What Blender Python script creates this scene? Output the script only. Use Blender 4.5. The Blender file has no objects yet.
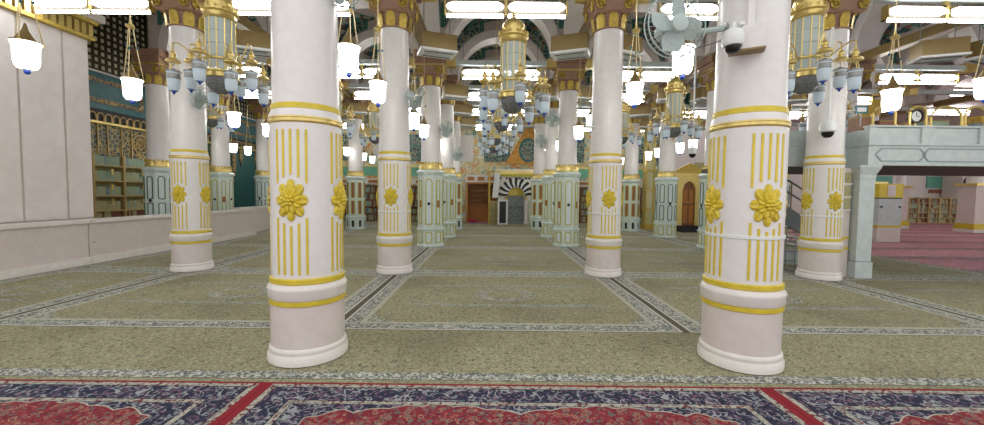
import bpy, math, random
from mathutils import Vector, Matrix, Euler
R = random.Random(7)
sc = bpy.context.scene
COL = sc.collection
PI = math.pi
# ------------------------------------------------------------------ camera
FPX, PITCH, ROLL, CH = 394.95, 0.04805, 0.01061, 1.6
cam_d = bpy.data.cameras.new('camera'); cam = bpy.data.objects.new('camera', cam_d); COL.objects.link(cam)
cam_d.sensor_width = 36.0; cam_d.lens = FPX / 984 * 36.0; cam_d.clip_start = 0.05; cam_d.clip_end = 200
cam.matrix_world = Matrix.Translation((0, 0, CH)) @ Matrix.Rotation(PI / 2 - PITCH, 4, 'X') @ Matrix.Rotation(ROLL, 4, 'Z')
sc.camera = cam
# ------------------------------------------------------------------ world, exposure
w = bpy.data.worlds.new('hall_light'); sc.world = w; w.use_nodes = True
w.node_tree.nodes['Background'].inputs[0].default_value = (1.0, 1.0, 1.0, 1)
w.node_tree.nodes['Background'].inputs[1].default_value = 0.95
sc.view_settings.view_transform = 'Standard'; sc.view_settings.look = 'None'
sc.view_settings.exposure = 0.34; sc.view_settings.gamma = 1.0; sc.view_settings.use_curve_mapping = False
sc.cycles.use_denoising = True
sc.cycles.max_bounces = 6; sc.cycles.diffuse_bounces = 3; sc.cycles.glossy_bounces = 3
sc.cycles.transmission_bounces = 4; sc.cycles.transparent_max_bounces = 6
sc.cycles.sample_clamp_indirect = 6.0
TUBE_E, GLOBE_E, SMALL_E = 13.0, 7.0, 0.22

def lin(c):
    return tuple((x / 255 / 12.92) if x / 255 <= 0.04045 else ((x / 255 + 0.055) / 1.055) ** 2.4 for x in c)

def ray(u, v):
    a, b = u - 492, v - 212.5
    c, s = math.cos(ROLL), math.sin(ROLL)
    a, b = a * c + b * s, -a * s + b * c
    x, z = a / FPX, -b / FPX
    cp, sp = math.cos(PITCH), math.sin(PITCH)
    return Vector((x, cp + z * sp, -sp + z * cp))
def onz(u, v, z=0.0):
    r = ray(u, v); return r * ((z - CH) / r.z) + Vector((0, 0, CH))
def ony(u, v, Y):
    r = ray(u, v); return r * (Y / r.y) + Vector((0, 0, CH))
def onx(u, v, X):
    r = ray(u, v); return r * (X / r.x) + Vector((0, 0, CH))

# ------------------------------------------------------------------ node helpers
class NT:
    def __init__(s, name):
        s.m = bpy.data.materials.new(name); s.m.use_nodes = True
        s.t = s.m.node_tree; s.b = s.t.nodes['Principled BSDF']; s.tc = None
    def n(s, typ, **kw):
        x = s.t.nodes.new(typ)
        for k, v in kw.items(): setattr(x, k, v)
        return x
    def put(s, sock, v):
        if isinstance(v, bpy.types.NodeSocket): s.t.links.new(v, sock)
        elif isinstance(v, (tuple, list)) and len(v) == 3 and sock.type == 'RGBA': sock.default_value = (*v, 1)
        else: sock.default_value = v
    def co(s, kind='Object'):
        if not s.tc: s.tc = s.n('ShaderNodeTexCoord')
        return s.tc.outputs[kind]
    def ma(s, op, a, b=0.0, c=None):
        x = s.n('ShaderNodeMath', operation=op); s.put(x.inputs[0], a); s.put(x.inputs[1], b)
        if c is not None: s.put(x.inputs[2], c)
        return x.outputs[0]
    def sep(s, v):
        x = s.n('ShaderNodeSeparateXYZ'); s.put(x.inputs[0], v); return x.outputs
    def comb(s, x, y, z=0.0):
        c = s.n('ShaderNodeCombineXYZ'); s.put(c.inputs[0], x); s.put(c.inputs[1], y); s.put(c.inputs[2], z); return c.outputs[0]
    def mul(s, v, sc3):
        x = s.n('ShaderNodeVectorMath', operation='MULTIPLY'); s.put(x.inputs[0], v); x.inputs[1].default_value = sc3; return x.outputs[0]
    def mix(s, f, a, b):
        x = s.n('ShaderNodeMix', data_type='RGBA'); s.put(x.inputs[0], f); s.put(x.inputs[6], a); s.put(x.inputs[7], b); return x.outputs[2]
    def noise(s, vec, scale, detail=3, out='Fac'):
        x = s.n('ShaderNodeTexNoise'); s.put(x.inputs['Vector'], vec); x.inputs['Scale'].default_value = scale; x.inputs['Detail'].default_value = detail
        return x.outputs[out]
    def vor(s, vec, scale, feature='F1', out='Color'):
        x = s.n('ShaderNodeTexVoronoi', feature=feature); s.put(x.inputs['Vector'], vec); x.inputs['Scale'].default_value = scale
        return x.outputs[out]
    def ramp(s, f, stops, interp='LINEAR'):
        x = s.n('ShaderNodeValToRGB'); x.color_ramp.interpolation = interp; e = x.color_ramp.elements
        while len(e) < len(stops): e.new(0.5)
        for i, (p, c) in enumerate(stops): e[i].position = p; e[i].color = (*c, 1)
        s.put(x.inputs[0], f); return x.outputs[0]
    def pal(s, vec, scale, cols):
        r = s.sep(s.vor(vec, scale))[0]
        n = len(cols)
        return s.ramp(r, [(i / n, c) for i, c in enumerate(cols)], 'CONSTANT')
    def bump(s, h, st=0.2, dist=0.01):
        x = s.n('ShaderNodeBump'); x.inputs['Strength'].default_value = st; x.inputs['Distance'].default_value = dist
        s.put(x.inputs['Height'], h); s.t.links.new(x.outputs[0], s.b.inputs['Normal'])
    def fin(s, col, rough=0.5, metal=0.0, spec=0.5):
        s.put(s.b.inputs['Base Color'], col); s.put(s.b.inputs['Roughness'], rough); s.b.inputs['Metallic'].default_value = metal
        s.b.inputs['Specular IOR Level'].default_value = spec
        return s.m

def plain(name, rgb, rough=0.5, metal=0.0, var=0.06, scale=6.0, bump=0.0):
    t = NT(name); c = lin(rgb)
    f = t.noise(t.co(), scale, 4)
    col = t.mix(f, tuple(max(0, x * (1 - var * 2)) for x in c), tuple(min(1, x * (1 + var * 2)) for x in c))
    if bump: t.bump(t.noise(t.co(), scale * 6, 3), bump)
    return t.fin(col, rough, metal)
def emit(name, rgb, st):
    t = NT(name); c = lin(rgb)
    t.b.inputs['Emission Color'].default_value = (*c, 1); t.b.inputs['Emission Strength'].default_value = st
    return t.fin(c, 0.4)
def marble(name, rgb, vein, rough=0.32, scale=3.0, amt=0.5):
    t = NT(name); v = t.co()
    n1 = t.noise(v, scale, 6); n2 = t.noise(v, scale * 14, 3)
    f = t.ma('MULTIPLY', t.ma('SUBTRACT', 1.0, t.ma('MINIMUM', t.ma('MULTIPLY', t.ma('ABSOLUTE', t.ma('SUBTRACT', n1, 0.5)), 9.0), 1.0)), amt)
    f = t.ma('MAXIMUM', f, t.ma('MULTIPLY', t.ma('GREATER_THAN', n2, 0.66), amt * 0.4))
    return t.fin(t.mix(f, lin(rgb), lin(vein)), rough)

M = {}
M['white'] = marble('column_plaster', (230, 227, 224), (216, 209, 205), 0.28, 5.0, 0.28)
M['pink'] = marble('pink_marble', (220, 209, 204), (205, 192, 187), 0.30, 4.0, 0.35)
M['rail'] = marble('white_marble', (232, 226, 220), (216, 208, 202), 0.35, 4.0, 0.35)
M['panelw'] = marble('pale_wall_panel', (226, 219, 215), (212, 202, 197), 0.35, 2.0, 0.4)
M['rosew'] = marble('rose_plaster', (196, 184, 176), (180, 166, 158), 0.7, 2.0, 0.4)
M['teal_m'] = marble('pale_green_marble', (214, 226, 219), (190, 208, 200), 0.3, 5.0, 0.4)
M['teal_p'] = marble('pale_blue_panel', (220, 231, 230), (202, 218, 218), 0.3, 6.0, 0.4)
M['deckm'] = marble('grey_blue_marble', (198, 207, 206), (178, 190, 189), 0.35, 4.0, 0.5)
M['paintgold'] = plain('yellow_gold_paint', (216, 192, 58), 0.38, 0.1, 0.12, 14, 0.10)
M['gold'] = plain('gilded_metal', (222, 198, 124), 0.28, 0.7, 0.12, 20)
M['oldgold'] = plain('gilded_plaster', (196, 168, 72), 0.42, 0.3, 0.22, 18, 0.5)
M['bronze'] = plain('bronze_casing', (140, 118, 72), 0.42, 0.35, 0.10, 4)
M['rosebrown'] = plain('rose_brown_plaster', (154, 120, 98), 0.55, 0.1, 0.15, 16, 0.4)
M['outline'] = plain('gold_green_outline', (190, 182, 50), 0.4, 0.05, 0.08, 10)
M['outdark'] = plain('dark_green_outline', (74, 112, 84), 0.5, 0.0, 0.08, 10)
M['rust'] = plain('rust_red_panel', (150, 96, 74), 0.5, 0.0, 0.15, 10)
M['dark'] = plain('dark_recess', (34, 34, 36), 0.6)
M['black'] = plain('black_plastic', (20, 20, 22), 0.3)
M['whitepl'] = plain('white_plastic', (226, 228, 226), 0.35, 0, 0.02)
M['fan'] = plain('grey_green_plastic', (178, 192, 188), 0.35, 0, 0.03)
M['steel'] = plain('bare_steel', (150, 152, 150), 0.35, 0.7, 0.05)
M['darkgold'] = plain('dark_gilt_housing', (64, 54, 34), 0.6)
M['blue'] = plain('cobalt_glass', (38, 78, 176), 0.15)
M['tealbead'] = plain('teal_bead', (30, 110, 130), 0.2)
M['ivory'] = plain('ivory_metal', (226, 208, 160), 0.35, 0.4)
M['wood'] = plain('brown_wood', (132, 88, 48), 0.45, 0, 0.2, 8)
M['orange'] = plain('orange_wood', (176, 112, 44), 0.45, 0, 0.15, 8)
M['tanwood'] = plain('pale_brass_shelf', (186, 158, 104), 0.42, 0.2, 0.1, 8)
M['shelfback'] = plain('olive_backing', (158, 146, 96), 0.6, 0, 0.15, 6)
M['book_g'] = plain('green_book', (150, 170, 146), 0.6, 0, 0.2, 20)
M['book_o'] = plain('olive_book', (172, 166, 122), 0.6, 0, 0.2, 20)
M['book_b'] = plain('blue_book', (124, 142, 150), 0.6, 0, 0.2, 20)
M['book_r'] = plain('brown_book', (122, 72, 54), 0.6, 0, 0.2, 20)
M['redcloth'] = plain('red_cloth', (170, 44, 66), 0.8, 0, 0.15, 20)
M['pinkmat'] = plain('pink_mat', (190, 130, 160), 0.9, 0, 0.1, 20)
M['tealpanel'] = plain('teal_enamel', (44, 104, 108), 0.45, 0, 0.25, 9, 0.2)
M['greenframe'] = plain('teal_frame', (64, 124, 112), 0.5, 0, 0.1, 9)
M['tube'] = emit('tube_diffuser', (252, 253, 255), TUBE_E)
M['globe'] = emit('opal_glass_lit', (255, 253, 248), GLOBE_E)
def glassy(name, rgb, a=0.55):
    t = NT(name); t.fin(lin(rgb), 0.12); t.b.inputs['Alpha'].default_value = a; return t.m
M['lglass'] = glassy('lantern_glass', (206, 218, 214), 0.55)
M['cupglass'] = emit('cup_glass_lit', (172, 186, 194), SMALL_E)
M['bowl'] = plain('smoked_crystal', (120, 122, 124), 0.15, 0.3, 0.3, 30, 0.6)

def band_wall(name, base, cols, sc1):
    t = NT(name); v = t.co()
    edge = t.vor(v, sc1, 'DISTANCE_TO_EDGE', 'Distance')
    c = t.pal(v, sc1, [lin(x) for x in cols])
    c2 = t.pal(v, sc1 * 3.1, [lin(x) for x in cols])
    c = t.mix(t.ma('GREATER_THAN', t.vor(v, sc1 * 3.1, 'F1', 'Distance'), 0.45), c2, c)
    return t.fin(t.mix(t.ma('GREATER_THAN', edge, 0.06), lin(base), c), 0.5)
M['mosaic'] = band_wall('mosaic_wall', (220, 206, 150), [(226, 214, 178), (214, 196, 128), (196, 206, 190), (120, 170, 160), (222, 150, 90), (236, 232, 220)], 3.2)
M['mosaicteal'] = band_wall('teal_floral', (150, 170, 150), [(52, 92, 92), (44, 76, 80), (70, 112, 104), (40, 66, 74), (150, 120, 100)], 5.5)
M['star'] = band_wall('star_grille_metal', (196, 168, 92), [(34, 58, 58), (44, 58, 50), (128, 108, 62), (28, 66, 72), (40, 72, 74), (150, 128, 76)], 8.0)
M['calli'] = band_wall('gold_calligraphy_band', (190, 150, 80), [(30, 60, 66), (36, 72, 74), (176, 150, 90)], 12.0)

# carpets -------------------------------------------------------------
def carpet_red(hx, hy):
    t = NT('red_carpet_weave'); v = t.co(); x, y, z = t.sep(v)
    dx = t.ma('SUBTRACT', t.ma('SUBTRACT', hx, t.ma('ABSOLUTE', x)), 0.03)
    dy = t.ma('SUBTRACT', hy, t.ma('ABSOLUTE', y))
    d = t.ma('MINIMUM', dx, dy)
    wob = t.mul(t.noise(v, 9, 2, 'Color'), (0.05, 0.05, 0))
    va = t.n('ShaderNodeVectorMath', operation='ADD'); t.put(va.inputs[0], v); t.put(va.inputs[1], wob); vw = va.outputs[0]
    navy, ink = lin((50, 54, 80)), lin((34, 40, 62))
    mauve, grey, crim = lin((128, 104, 122)), lin((138, 144, 146)), lin((138, 40, 52))
    cream = lin((196, 190, 172))
    flor = t.pal(vw, 46, [navy, ink, mauve, ink, navy, grey, ink, lin((112, 84, 104)), navy])
    stem = t.ma('LESS_THAN', t.ma('ABSOLUTE', t.ma('SUBTRACT', t.noise(v, 6.0, 2), 0.5)), 0.014)
    flor = t.mix(stem, flor, lin((168, 172, 172)))
    guard = t.pal(t.mul(v, (1, 1, 0)), 46, [cream, lin((150, 148, 136)), cream, lin((120, 60, 66)), lin((170, 170, 160))])
    fld = t.pal(vw, 48, [crim, lin((154, 50, 62)), crim, lin((116, 38, 50)), lin((170, 96, 84)), crim, lin((112, 108, 104)), lin((150, 60, 66))])
    ring = t.vor(vw, 15, 'F1', 'Distance')
    fld = t.mix(t.ma('LESS_THAN', t.ma('ABSOLUTE', t.ma('SUBTRACT', ring, 0.30)), 0.045), fld, lin((176, 138, 112)))
    fld = t.mix(t.ma('LESS_THAN', ring, 0.14), fld, lin((110, 128, 126)))
    # scalloped inner edge
    s = t.ma('MULTIPLY', t.ma('ABSOLUTE', t.ma('SINE', t.ma('MULTIPLY', x, 2.6))), 0.10)
    s = t.ma('ADD', s, t.ma('MULTIPLY', t.ma('ABSOLUTE', t.ma('SINE', t.ma('MULTIPLY', x, 13.0))), 0.025))
    corner = t.ma('MAXIMUM', t.ma('SUBTRACT', 0.75, dx), 0.0)
    dd = t.ma('SUBTRACT', t.ma('ADD', d, s), t.ma('MULTIPLY', corner, 0.7))
    inner = t.mix(t.ma('GREATER_THAN', dd, 0.44), flor, cream)
    inner = t.mix(t.ma('GREATER_THAN', dd, 0.452), inner, fld)
    c = t.mix(t.ma('GREATER_THAN', d, 0.026), lin((152, 34, 44)), guard)
    for a, col in ((0.075, ink), (0.085, flor), (0.275, ink), (0.285, guard), (0.33, ink)):
        c = t.mix(t.ma('GREATER_THAN', d, a), c, col)
    c = t.mix(t.ma('GREATER_THAN', d, 0.335), c, inner)
    c = t.mix(t.ma('MULTIPLY', t.noise(v, 180, 2), 0.4), c, lin((84, 80, 84)))
    t.bump(t.noise(v, 300, 2), 0.3, 0.004)
    return t.fin(c, 0.95, 0, 0.1)
G0, G1 = (166, 163, 131), (148, 147, 117)
def green_field(t, v):
    fld = t.mix(t.noise(v, 1.3, 3), lin(G1), lin(G0))
    sp = t.pal(v, 55, [lin(x) for x in ((172, 168, 134), (142, 140, 110), (190, 188, 164), (160, 156, 122), (94, 100, 86), (170, 166, 132), (154, 132, 108))])
    f = t.mix(0.6, fld, sp)
    far = t.vor(v, 8.0, 'F1', 'Distance')
    f = t.mix(t.ma('MULTIPLY', t.ma('LESS_THAN', far, 0.17), 0.65), f, t.pal(v, 30, [lin((134, 80, 76)), lin((76, 92, 96)), lin((120, 124, 96)), lin((70, 76, 66))]))
    grain = t.noise(v, 70, 4)
    f = t.mix(t.ma('MULTIPLY', t.ma('GREATER_THAN', grain, 0.55), 0.45), f, lin((84, 84, 66)))
    wear = t.ma('MULTIPLY', t.ma('MAXIMUM', t.ma('SUBTRACT', t.noise(v, 0.55, 5), 0.5), 0.0), 2.2)
    return t.mix(t.ma('MINIMUM', wear, 0.36), f, lin((98, 94, 72)))
def white_flor(t, v):
    wob = t.mul(t.noise(v, 8, 2, 'Color'), (0.08, 0.08, 0))
    va = t.n('ShaderNodeVectorMath', operation='ADD'); t.put(va.inputs[0], v); t.put(va.inputs[1], wob)
    c = t.pal(va.outputs[0], 50, [lin(x) for x in ((190, 190, 180), (134, 136, 126), (202, 202, 194), (104, 108, 108), (178, 178, 164), (146, 144, 122))])
    st = t.ma('MULTIPLY', t.ma('LESS_THAN', t.ma('ABSOLUTE', t.ma('SUBTRACT', t.noise(v, 11.0, 3), 0.5)), 0.022), 0.8)
    return t.mix(st, c, lin((84, 90, 96)))
def carpet_green(hx, hy, mode):
    t = NT('green_carpet_weave_' + mode); v = t.co(); x, y, z = t.sep(v)
    fld, wf = green_field(t, v), white_flor(t, v)
    dx = t.ma('SUBTRACT', hx, t.ma('ABSOLUTE', x)); dyn = t.ma('ADD', y, hy); dyf = t.ma('SUBTRACT', hy, y)
    dark = lin((98, 94, 80))
    if mode == 'runner':
        c = t.mix(t.ma('GREATER_THAN', dyn, 0.055), fld, lin((96, 90, 78)))
        c = t.mix(t.ma('GREATER_THAN', dyn, 0.065), c, wf); c = t.mix(t.ma('GREATER_THAN', dyn, 0.20), c, fld)
    else:
        dy = t.ma('MINIMUM', dyn, dyf); d = t.ma('MINIMUM', dx, dy)
        wave = t.ma('MULTIPLY', t.ma('ABSOLUTE', t.ma('SINE', t.ma('MULTIPLY', x, 3.0))), 0.05)
        # inner accent lines and medallion
        a = t.ma('ABSOLUTE', t.ma('SUBTRACT', t.ma('ADD', dy, wave), 1.10))
        inn = t.mix(t.ma('MULTIPLY', t.ma('LESS_THAN', a, 0.055), t.ma('GREATER_THAN', dx, 0.7)), fld, t.mix(t.ma('MULTIPLY', t.ma('GREATER_THAN', t.noise(v, 14, 3), 0.47), 0.75), fld, t.mix(0.5, wf, lin((150, 164, 166)))))
        r = t.ma('SQRT', t.ma('ADD', t.ma('POWER', x, 2.0), t.ma('POWER', t.ma('MULTIPLY', y, 1.2), 2.0)))
        inn = t.mix(t.ma('MULTIPLY', t.ma('LESS_THAN', t.ma('ABSOLUTE', t.ma('SUBTRACT', r, 0.38)), 0.10), 0.6), inn, wf)
        cn = t.ma('LESS_THAN', t.ma('ADD', dx, dy), t.ma('ADD', 0.85, wave))
        inn = t.mix(t.ma('MULTIPLY', cn, 0.75), inn, wf)
        pale = lin((200, 198, 186))
        dd = t.ma('MINIMUM', dx, t.ma('ADD', dy, 0.035))
        c = t.mix(t.ma('GREATER_THAN', dd, 0.045), dark, pale)
        for a_, col in ((0.075, dark), (0.085, wf), (0.245, dark), (0.255, pale), (0.275, fld), (0.295, pale), (0.31, inn)):
            c = t.mix(t.ma('GREATER_THAN', dd, a_), c, col)
    t.bump(t.noise(v, 260, 2), 0.3, 0.004)
    return t.fin(c, 0.95, 0, 0.1)
def carpet_pink():
    t = NT('pink_carpet_weave'); v = t.co(); x, y, z = t.sep(v)
    c = t.mix(t.noise(v, 1.0, 3), lin((192, 136, 142)), lin((208, 152, 158)))
    c = t.mix(0.4, c, t.pal(v, 14, [lin((204, 144, 152)), lin((176, 122, 132)), lin((212, 164, 170)), lin((156, 124, 130))]))
    s = t.ma('FRACT', t.ma('DIVIDE', y, 1.9))
    c = t.mix(t.ma('MULTIPLY', t.ma('LESS_THAN', s, 0.28), 0.7), c, t.pal(v, 12, [lin((140, 128, 120)), lin((110, 100, 100)), lin((160, 140, 136))]))
    return t.fin(c, 0.95, 0, 0.1)
def lattice_vault():
    t = NT('painted_vault'); v = t.co(); x, y, z = t.sep(v)
    r = t.ma('SQRT', t.ma('ADD', t.ma('POWER', x, 2.0), t.ma('POWER', y, 2.0)))
    base = t.mix(t.noise(v, 1.5, 3), lin((176, 166, 158)), lin((196, 186, 178)))
    orn = t.pal(v, 6, [lin((54, 96, 94)), lin((70, 116, 108)), lin((150, 160, 146)), lin((44, 76, 82)), lin((128, 92, 80))])
    k = t.ma('MULTIPLY', t.ma('GREATER_THAN', r, 1.05), t.ma('LESS_THAN', r, 1.75))
    c = t.mix(k, base, orn)
    c = t.mix(t.ma('LESS_THAN', r, 0.6), c, orn)
    return t.fin(c, 0.7)

# ------------------------------------------------------------------ mesh helpers
class MB:
    def __init__(s): s.v = []; s.f = []
    def add(s, vs, fs, mat=None):
        o = len(s.v)
        s.v += [tuple(mat @ Vector(p)) for p in vs] if mat else [tuple(p) for p in vs]
        s.f += [tuple(i + o for i in f) for f in fs]; return s
    def box(s, x0, x1, y0, y1, z0, z1, mat=None):
        return s.add([(x0, y0, z0), (x1, y0, z0), (x1, y1, z0), (x0, y1, z0), (x0, y0, z1), (x1, y0, z1), (x1, y1, z1), (x0, y1, z1)],
                     [(0, 3, 2, 1), (4, 5, 6, 7), (0, 1, 5, 4), (1, 2, 6, 5), (2, 3, 7, 6), (3, 0, 4, 7)], mat)
    def lathe(s, prof, seg=32, mat=None, rot=0.0, sx=1.0, sy=1.0):
        vs, fs = [], []
        n = len(prof)
        for i in range(seg):
            a = rot + 2 * PI * i / seg
            for r, z in prof: vs.append((r * math.sin(a) * sx, -r * math.cos(a) * sy, z))
        for i in range(seg):
            j = (i + 1) % seg
            for k in range(n - 1): fs.append((i * n + k, j * n + k, j * n + k + 1, i * n + k + 1))
        if prof[0][0] > 1e-5: fs.append(tuple(i * n for i in reversed(range(seg))))
        if prof[-1][0] > 1e-5: fs.append(tuple(i * n + n - 1 for i in range(seg)))
        return s.add(vs, fs, mat)
    def tube(s, pts, r, seg=6, mat=None, closed=False):
        pts = [Vector(p) for p in pts]; vs, fs = [], []; n = len(pts)
        for i, p in enumerate(pts):
            t = (pts[(i + 1) % n] - pts[i - 1]) if closed else (pts[min(i + 1, n - 1)] - pts[max(i - 1, 0)])
            t.normalize()
            a = Vector((0, 0, 1)) if abs(t.z) < 0.9 else Vector((1, 0, 0))
            u = t.cross(a).normalized(); q = t.cross(u)
            rr = r[i] if isinstance(r, (list, tuple)) else r
            for k in range(seg):
                th = 2 * PI * k / seg; vs.append(p + (u * math.cos(th) + q * math.sin(th)) * rr)
        for i in range(n if closed else n - 1):
            j = (i + 1) % n
            for k in range(seg):
                l = (k + 1) % seg; fs.append((i * seg + k, i * seg + l, j * seg + l, j * seg + k))
        if not closed:
            fs.append(tuple(reversed(range(seg)))); fs.append(tuple((n - 1) * seg + k for k in range(seg)))
        return s.add(vs, fs, mat)
    def prism(s, poly, y0, y1, mat=None):      # poly in x,z ; extruded along y
        n = len(poly)
        vs = [(x, y0, z) for x, z in poly] + [(x, y1, z) for x, z in poly]
        fs = [tuple(range(n)), tuple(reversed(range(n, 2 * n)))] + [(i, i + n, (i + 1) % n + n, (i + 1) % n) for i in range(n)]
        return s.add(vs, fs, mat)
    def frame(s, outer, inner, y0, y1, mat=None):   # closed band between two outlines
        n = len(outer)
        vs = [(x, y0, z) for x, z in outer] + [(x, y0, z) for x, z in inner] + [(x, y1, z) for x, z in outer] + [(x, y1, z) for x, z in inner]
        fs = []
        for i in range(n):
            j = (i + 1) % n
            fs += [(i, j, n + j, n + i), (2 * n + i, 3 * n + i, 3 * n + j, 2 * n + j), (i, 2 * n + i, 2 * n + j, j), (n + i, n + j, 3 * n + j, 3 * n + i)]
        return s.add(vs, fs, mat)
    def mesh(s, name, m, ang=35):
        me = bpy.data.meshes.new(name); me.from_pydata(s.v, [], s.f); me.update()
        if ang:
            me.polygons.foreach_set('use_smooth', [True] * len(me.polygons)); me.set_sharp_from_angle(angle=math.radians(ang))
        me.materials.append(M[m] if isinstance(m, str) else m); return me
    def build(s, name, m, parent=None, loc=(0, 0, 0), rz=0.0, ang=35, kind=None):
        return link(name, s.mesh(name, m, ang), parent, loc, rz, kind)
def link(name, me, parent=None, loc=(0, 0, 0), rz=0.0, kind=None):
    o = bpy.data.objects.new(name, me); COL.objects.link(o); o.location = loc; o.rotation_euler = (0, 0, rz); o.parent = parent
    if kind: o['kind'] = kind
    return o
def tag(o, label, cat, group=None):
    o['label'] = label; o['category'] = cat
    if group: o['group'] = group
    return o
def thing(name, label, cat, loc=(0, 0, 0), rz=0.0, group=None):
    o = link(name, None, None, loc, rz); return tag(o, label, cat, group)
def tree(o, parent=None):
    c = o.copy(); COL.objects.link(c); c.parent = parent
    for ch in list(KIDS.get(o.name, [])):
        tree(ch, c)
    return c
KIDS = {}
def index_kids():
    KIDS.clear()
    for o in COL.objects:
        if o.parent: KIDS.setdefault(o.parent.name, []).append(o)
def clone(o, loc, rz=None, label=None, group=None):
    index_kids(); c = tree(o); c.location = loc
    if rz is not None: c.rotation_euler = (0, 0, rz)
    if label: c['label'] = label
    if group: c['group'] = group
    return c
def RZ(a, p=(0, 0, 0)): return Matrix.Translation(p) @ Matrix.Rotation(a, 4, 'Z')
def arc(cx, cz, r, a0, a1, n): return [(cx + r * math.cos(a0 + (a1 - a0) * i / n), cz + r * math.sin(a0 + (a1 - a0) * i / n)) for i in range(n + 1)]

# ================================================================== grid
XL = [-10.2, -6.08, -1.86, 2.32, 6.5, 10.7, 14.9, 19.1]
YR = [3.84, 7.94, 12.15, 14.85, 17.65, 21.6]

# ================================================================== the setting
MB().box(-16, 44, -3, 32, -0.2, -0.012).build('floor', plain('stone_floor', (150, 146, 130), 0.6), kind='structure', ang=0)
# back wall
wb = MB().box(-12, 9.5, 22.6, 22.9, 0, 9).build('wall_back', 'mosaic', kind='structure', ang=0)
MB().box(9.5, 44, 27.5, 27.8, 0, 9).build('wall_far_hall', 'rail', kind='structure', ang=0)
MB().box(9.4, 9.6, 22.6, 27.8, 0, 9).build('wall_hall_return', 'rail', kind='structure', ang=0)
MB().box(-12.0, -11.75, 9.3, 22.6, 0, 9).build('wall_chamber', plain('chamber_teal_wall', (36, 84, 84), 0.5, 0, 0.25, 12, 0.2), kind='structure', ang=0)
MB().box(-12.0, -9.0, 8.75, 9.0, 5.3, 9).build('wall_chamber_end', 'rosew', kind='structure', ang=0)

# --- left pier wall with panels and gilded cornice
pier = link('wall_left', None, None, (0, 0, 0), 0, 'structure')
MB().box(-10.6, -9.04, 2.0, 8.95, 0, 8.4).build('pier_core', plain('rose_joint', (204, 190, 182), 0.6), pier, ang=0)
ys = [2.0, 4.6, 5.9, onx(21, 120, -9.0).y, onx(66, 120, -9.0).y, 8.95]
for a, b in zip(ys, ys[1:]):
    MB().box(-9.045, -9.02, a + 0.022, b - 0.022, 0.97, 4.90).build('wall_panel', 'panelw', pier, ang=0)
MB().box(-9.06, -8.90, 2.0, 9.0, 4.90, 4.97).build('cornice_ledge', 'oldgold', pier, ang=0)
MB().box(-9.06, -8.96, 2.0, 9.0, 4.97, 5.25).build('cornice_frieze', 'bronze', pier, ang=0)
blk = MB().box(-0.02, 0.03, -0.045, 0.045, 0, 0.24).mesh('gilded_block', 'gold', 0)
for i in range(46):
    link('gilded_block', blk, pier, (-8.955, 8.93 - i * 0.15, 4.99))
MB().box(-9.06, -8.86, 2.0, 9.04, 5.25, 5.32).build('cornice_cap', 'oldgold', pier, ang=0)
MB().box(-9.06, -8.76, 2.0, 9.1, 5.32, 5.48).build('cornice_molding', 'rail', pier, ang=0)
MB().box(-9.06, -8.66, 2.0, 9.16, 5.56, 5.74).build('cornice_molding', 'rail', pier, ang=0)

# --- low marble partition
pt = thing('marble_partition', 'low pale pink marble partition wall running in front of the bookcase and pier', 'partition', (-8.6, 0, 0))
def part_seg(y0, y1, top=0.95):
    MB().box(-0.34, 0, y0, y1, 0, top - 0.07).build('marble_panel', 'pink', pt, ang=0)
    MB().box(0, 0.05, y0, y1, 0, 0.15).build('skirting', 'rail', pt, ang=0)
    MB().box(-0.34, 0.05, y0, y1, top - 0.068, top).build('top_rail', 'rail', pt, ang=0)
for a, b in ((2.0, 5.55), (5.57, 8.38), (8.40, 11.35), (11.37, 14.3)): part_seg(a, b)
MB().lathe([(0.012, 0), (0.012, 0.012), (0, 0.014)], 8, Matrix.Translation((0.0, 8.5, 0.45)) @ Matrix.Rotation(PI / 2, 4, 'Y')).build('bolt', 'dark', pt)
pt2 = thing('marble_partition', 'short set-back partition piece beyond the end of the low marble wall', 'partition', (-9.3, 0, 0))
MB().box(-0.3, 0, 14.5, 19.0, 0, 0.9).build('marble_panel', 'pink', pt2, ang=0)
MB().box(-0.3, 0.04, 14.5, 19.0, 0.902, 0.98).build('top_rail', 'rail', pt2, ang=0)

# --- vaults, arches, tie beams
ceil = link('ceiling', None, None, (0, 0, 0), 0, 'structure')
vm = lattice_vault()
ZS = 5.72
bays = []
for i in range(len(XL) - 1):
    for j in range(len(YR) - 1):
        cx, cy = (XL[i] + XL[i + 1]) / 2, (YR[j] + YR[j + 1]) / 2
        hx, hy = (XL[i + 1] - XL[i]) / 2, (YR[j + 1] - YR[j]) / 2
        bays.append((cx, cy, hx, hy))
vmesh = {}
for cx, cy, hx, hy in bays:
    k = (round(hx, 2), round(hy, 2))
    if k not in vmesh:
        m = MB(); n = 14; vs = []; Rs = math.hypot(hx, hy)
        for a in range(n + 1):
            for b in range(n + 1):
                x, y = -hx + 2 * hx * a / n, -hy + 2 * hy * b / n
                vs.append((x, y, math.sqrt(max(0, Rs * Rs - x * x - y * y)) * 0.95))
        m.add(vs, [(a * (n + 1) + b, a * (n + 1) + b + 1, (a + 1) * (n + 1) + b + 1, (a + 1) * (n + 1) + b) for a in range(n) for b in range(n)])
        vmesh[k] = m.mesh('vault', vm, 60)
    link('vault', vmesh[k], ceil, (cx, cy, ZS))
MB().box(-12, 20, 3.6, 22.6, 9.0, 9.1).build('roof_slab', 'rosew', ceil, ang=0)

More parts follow.
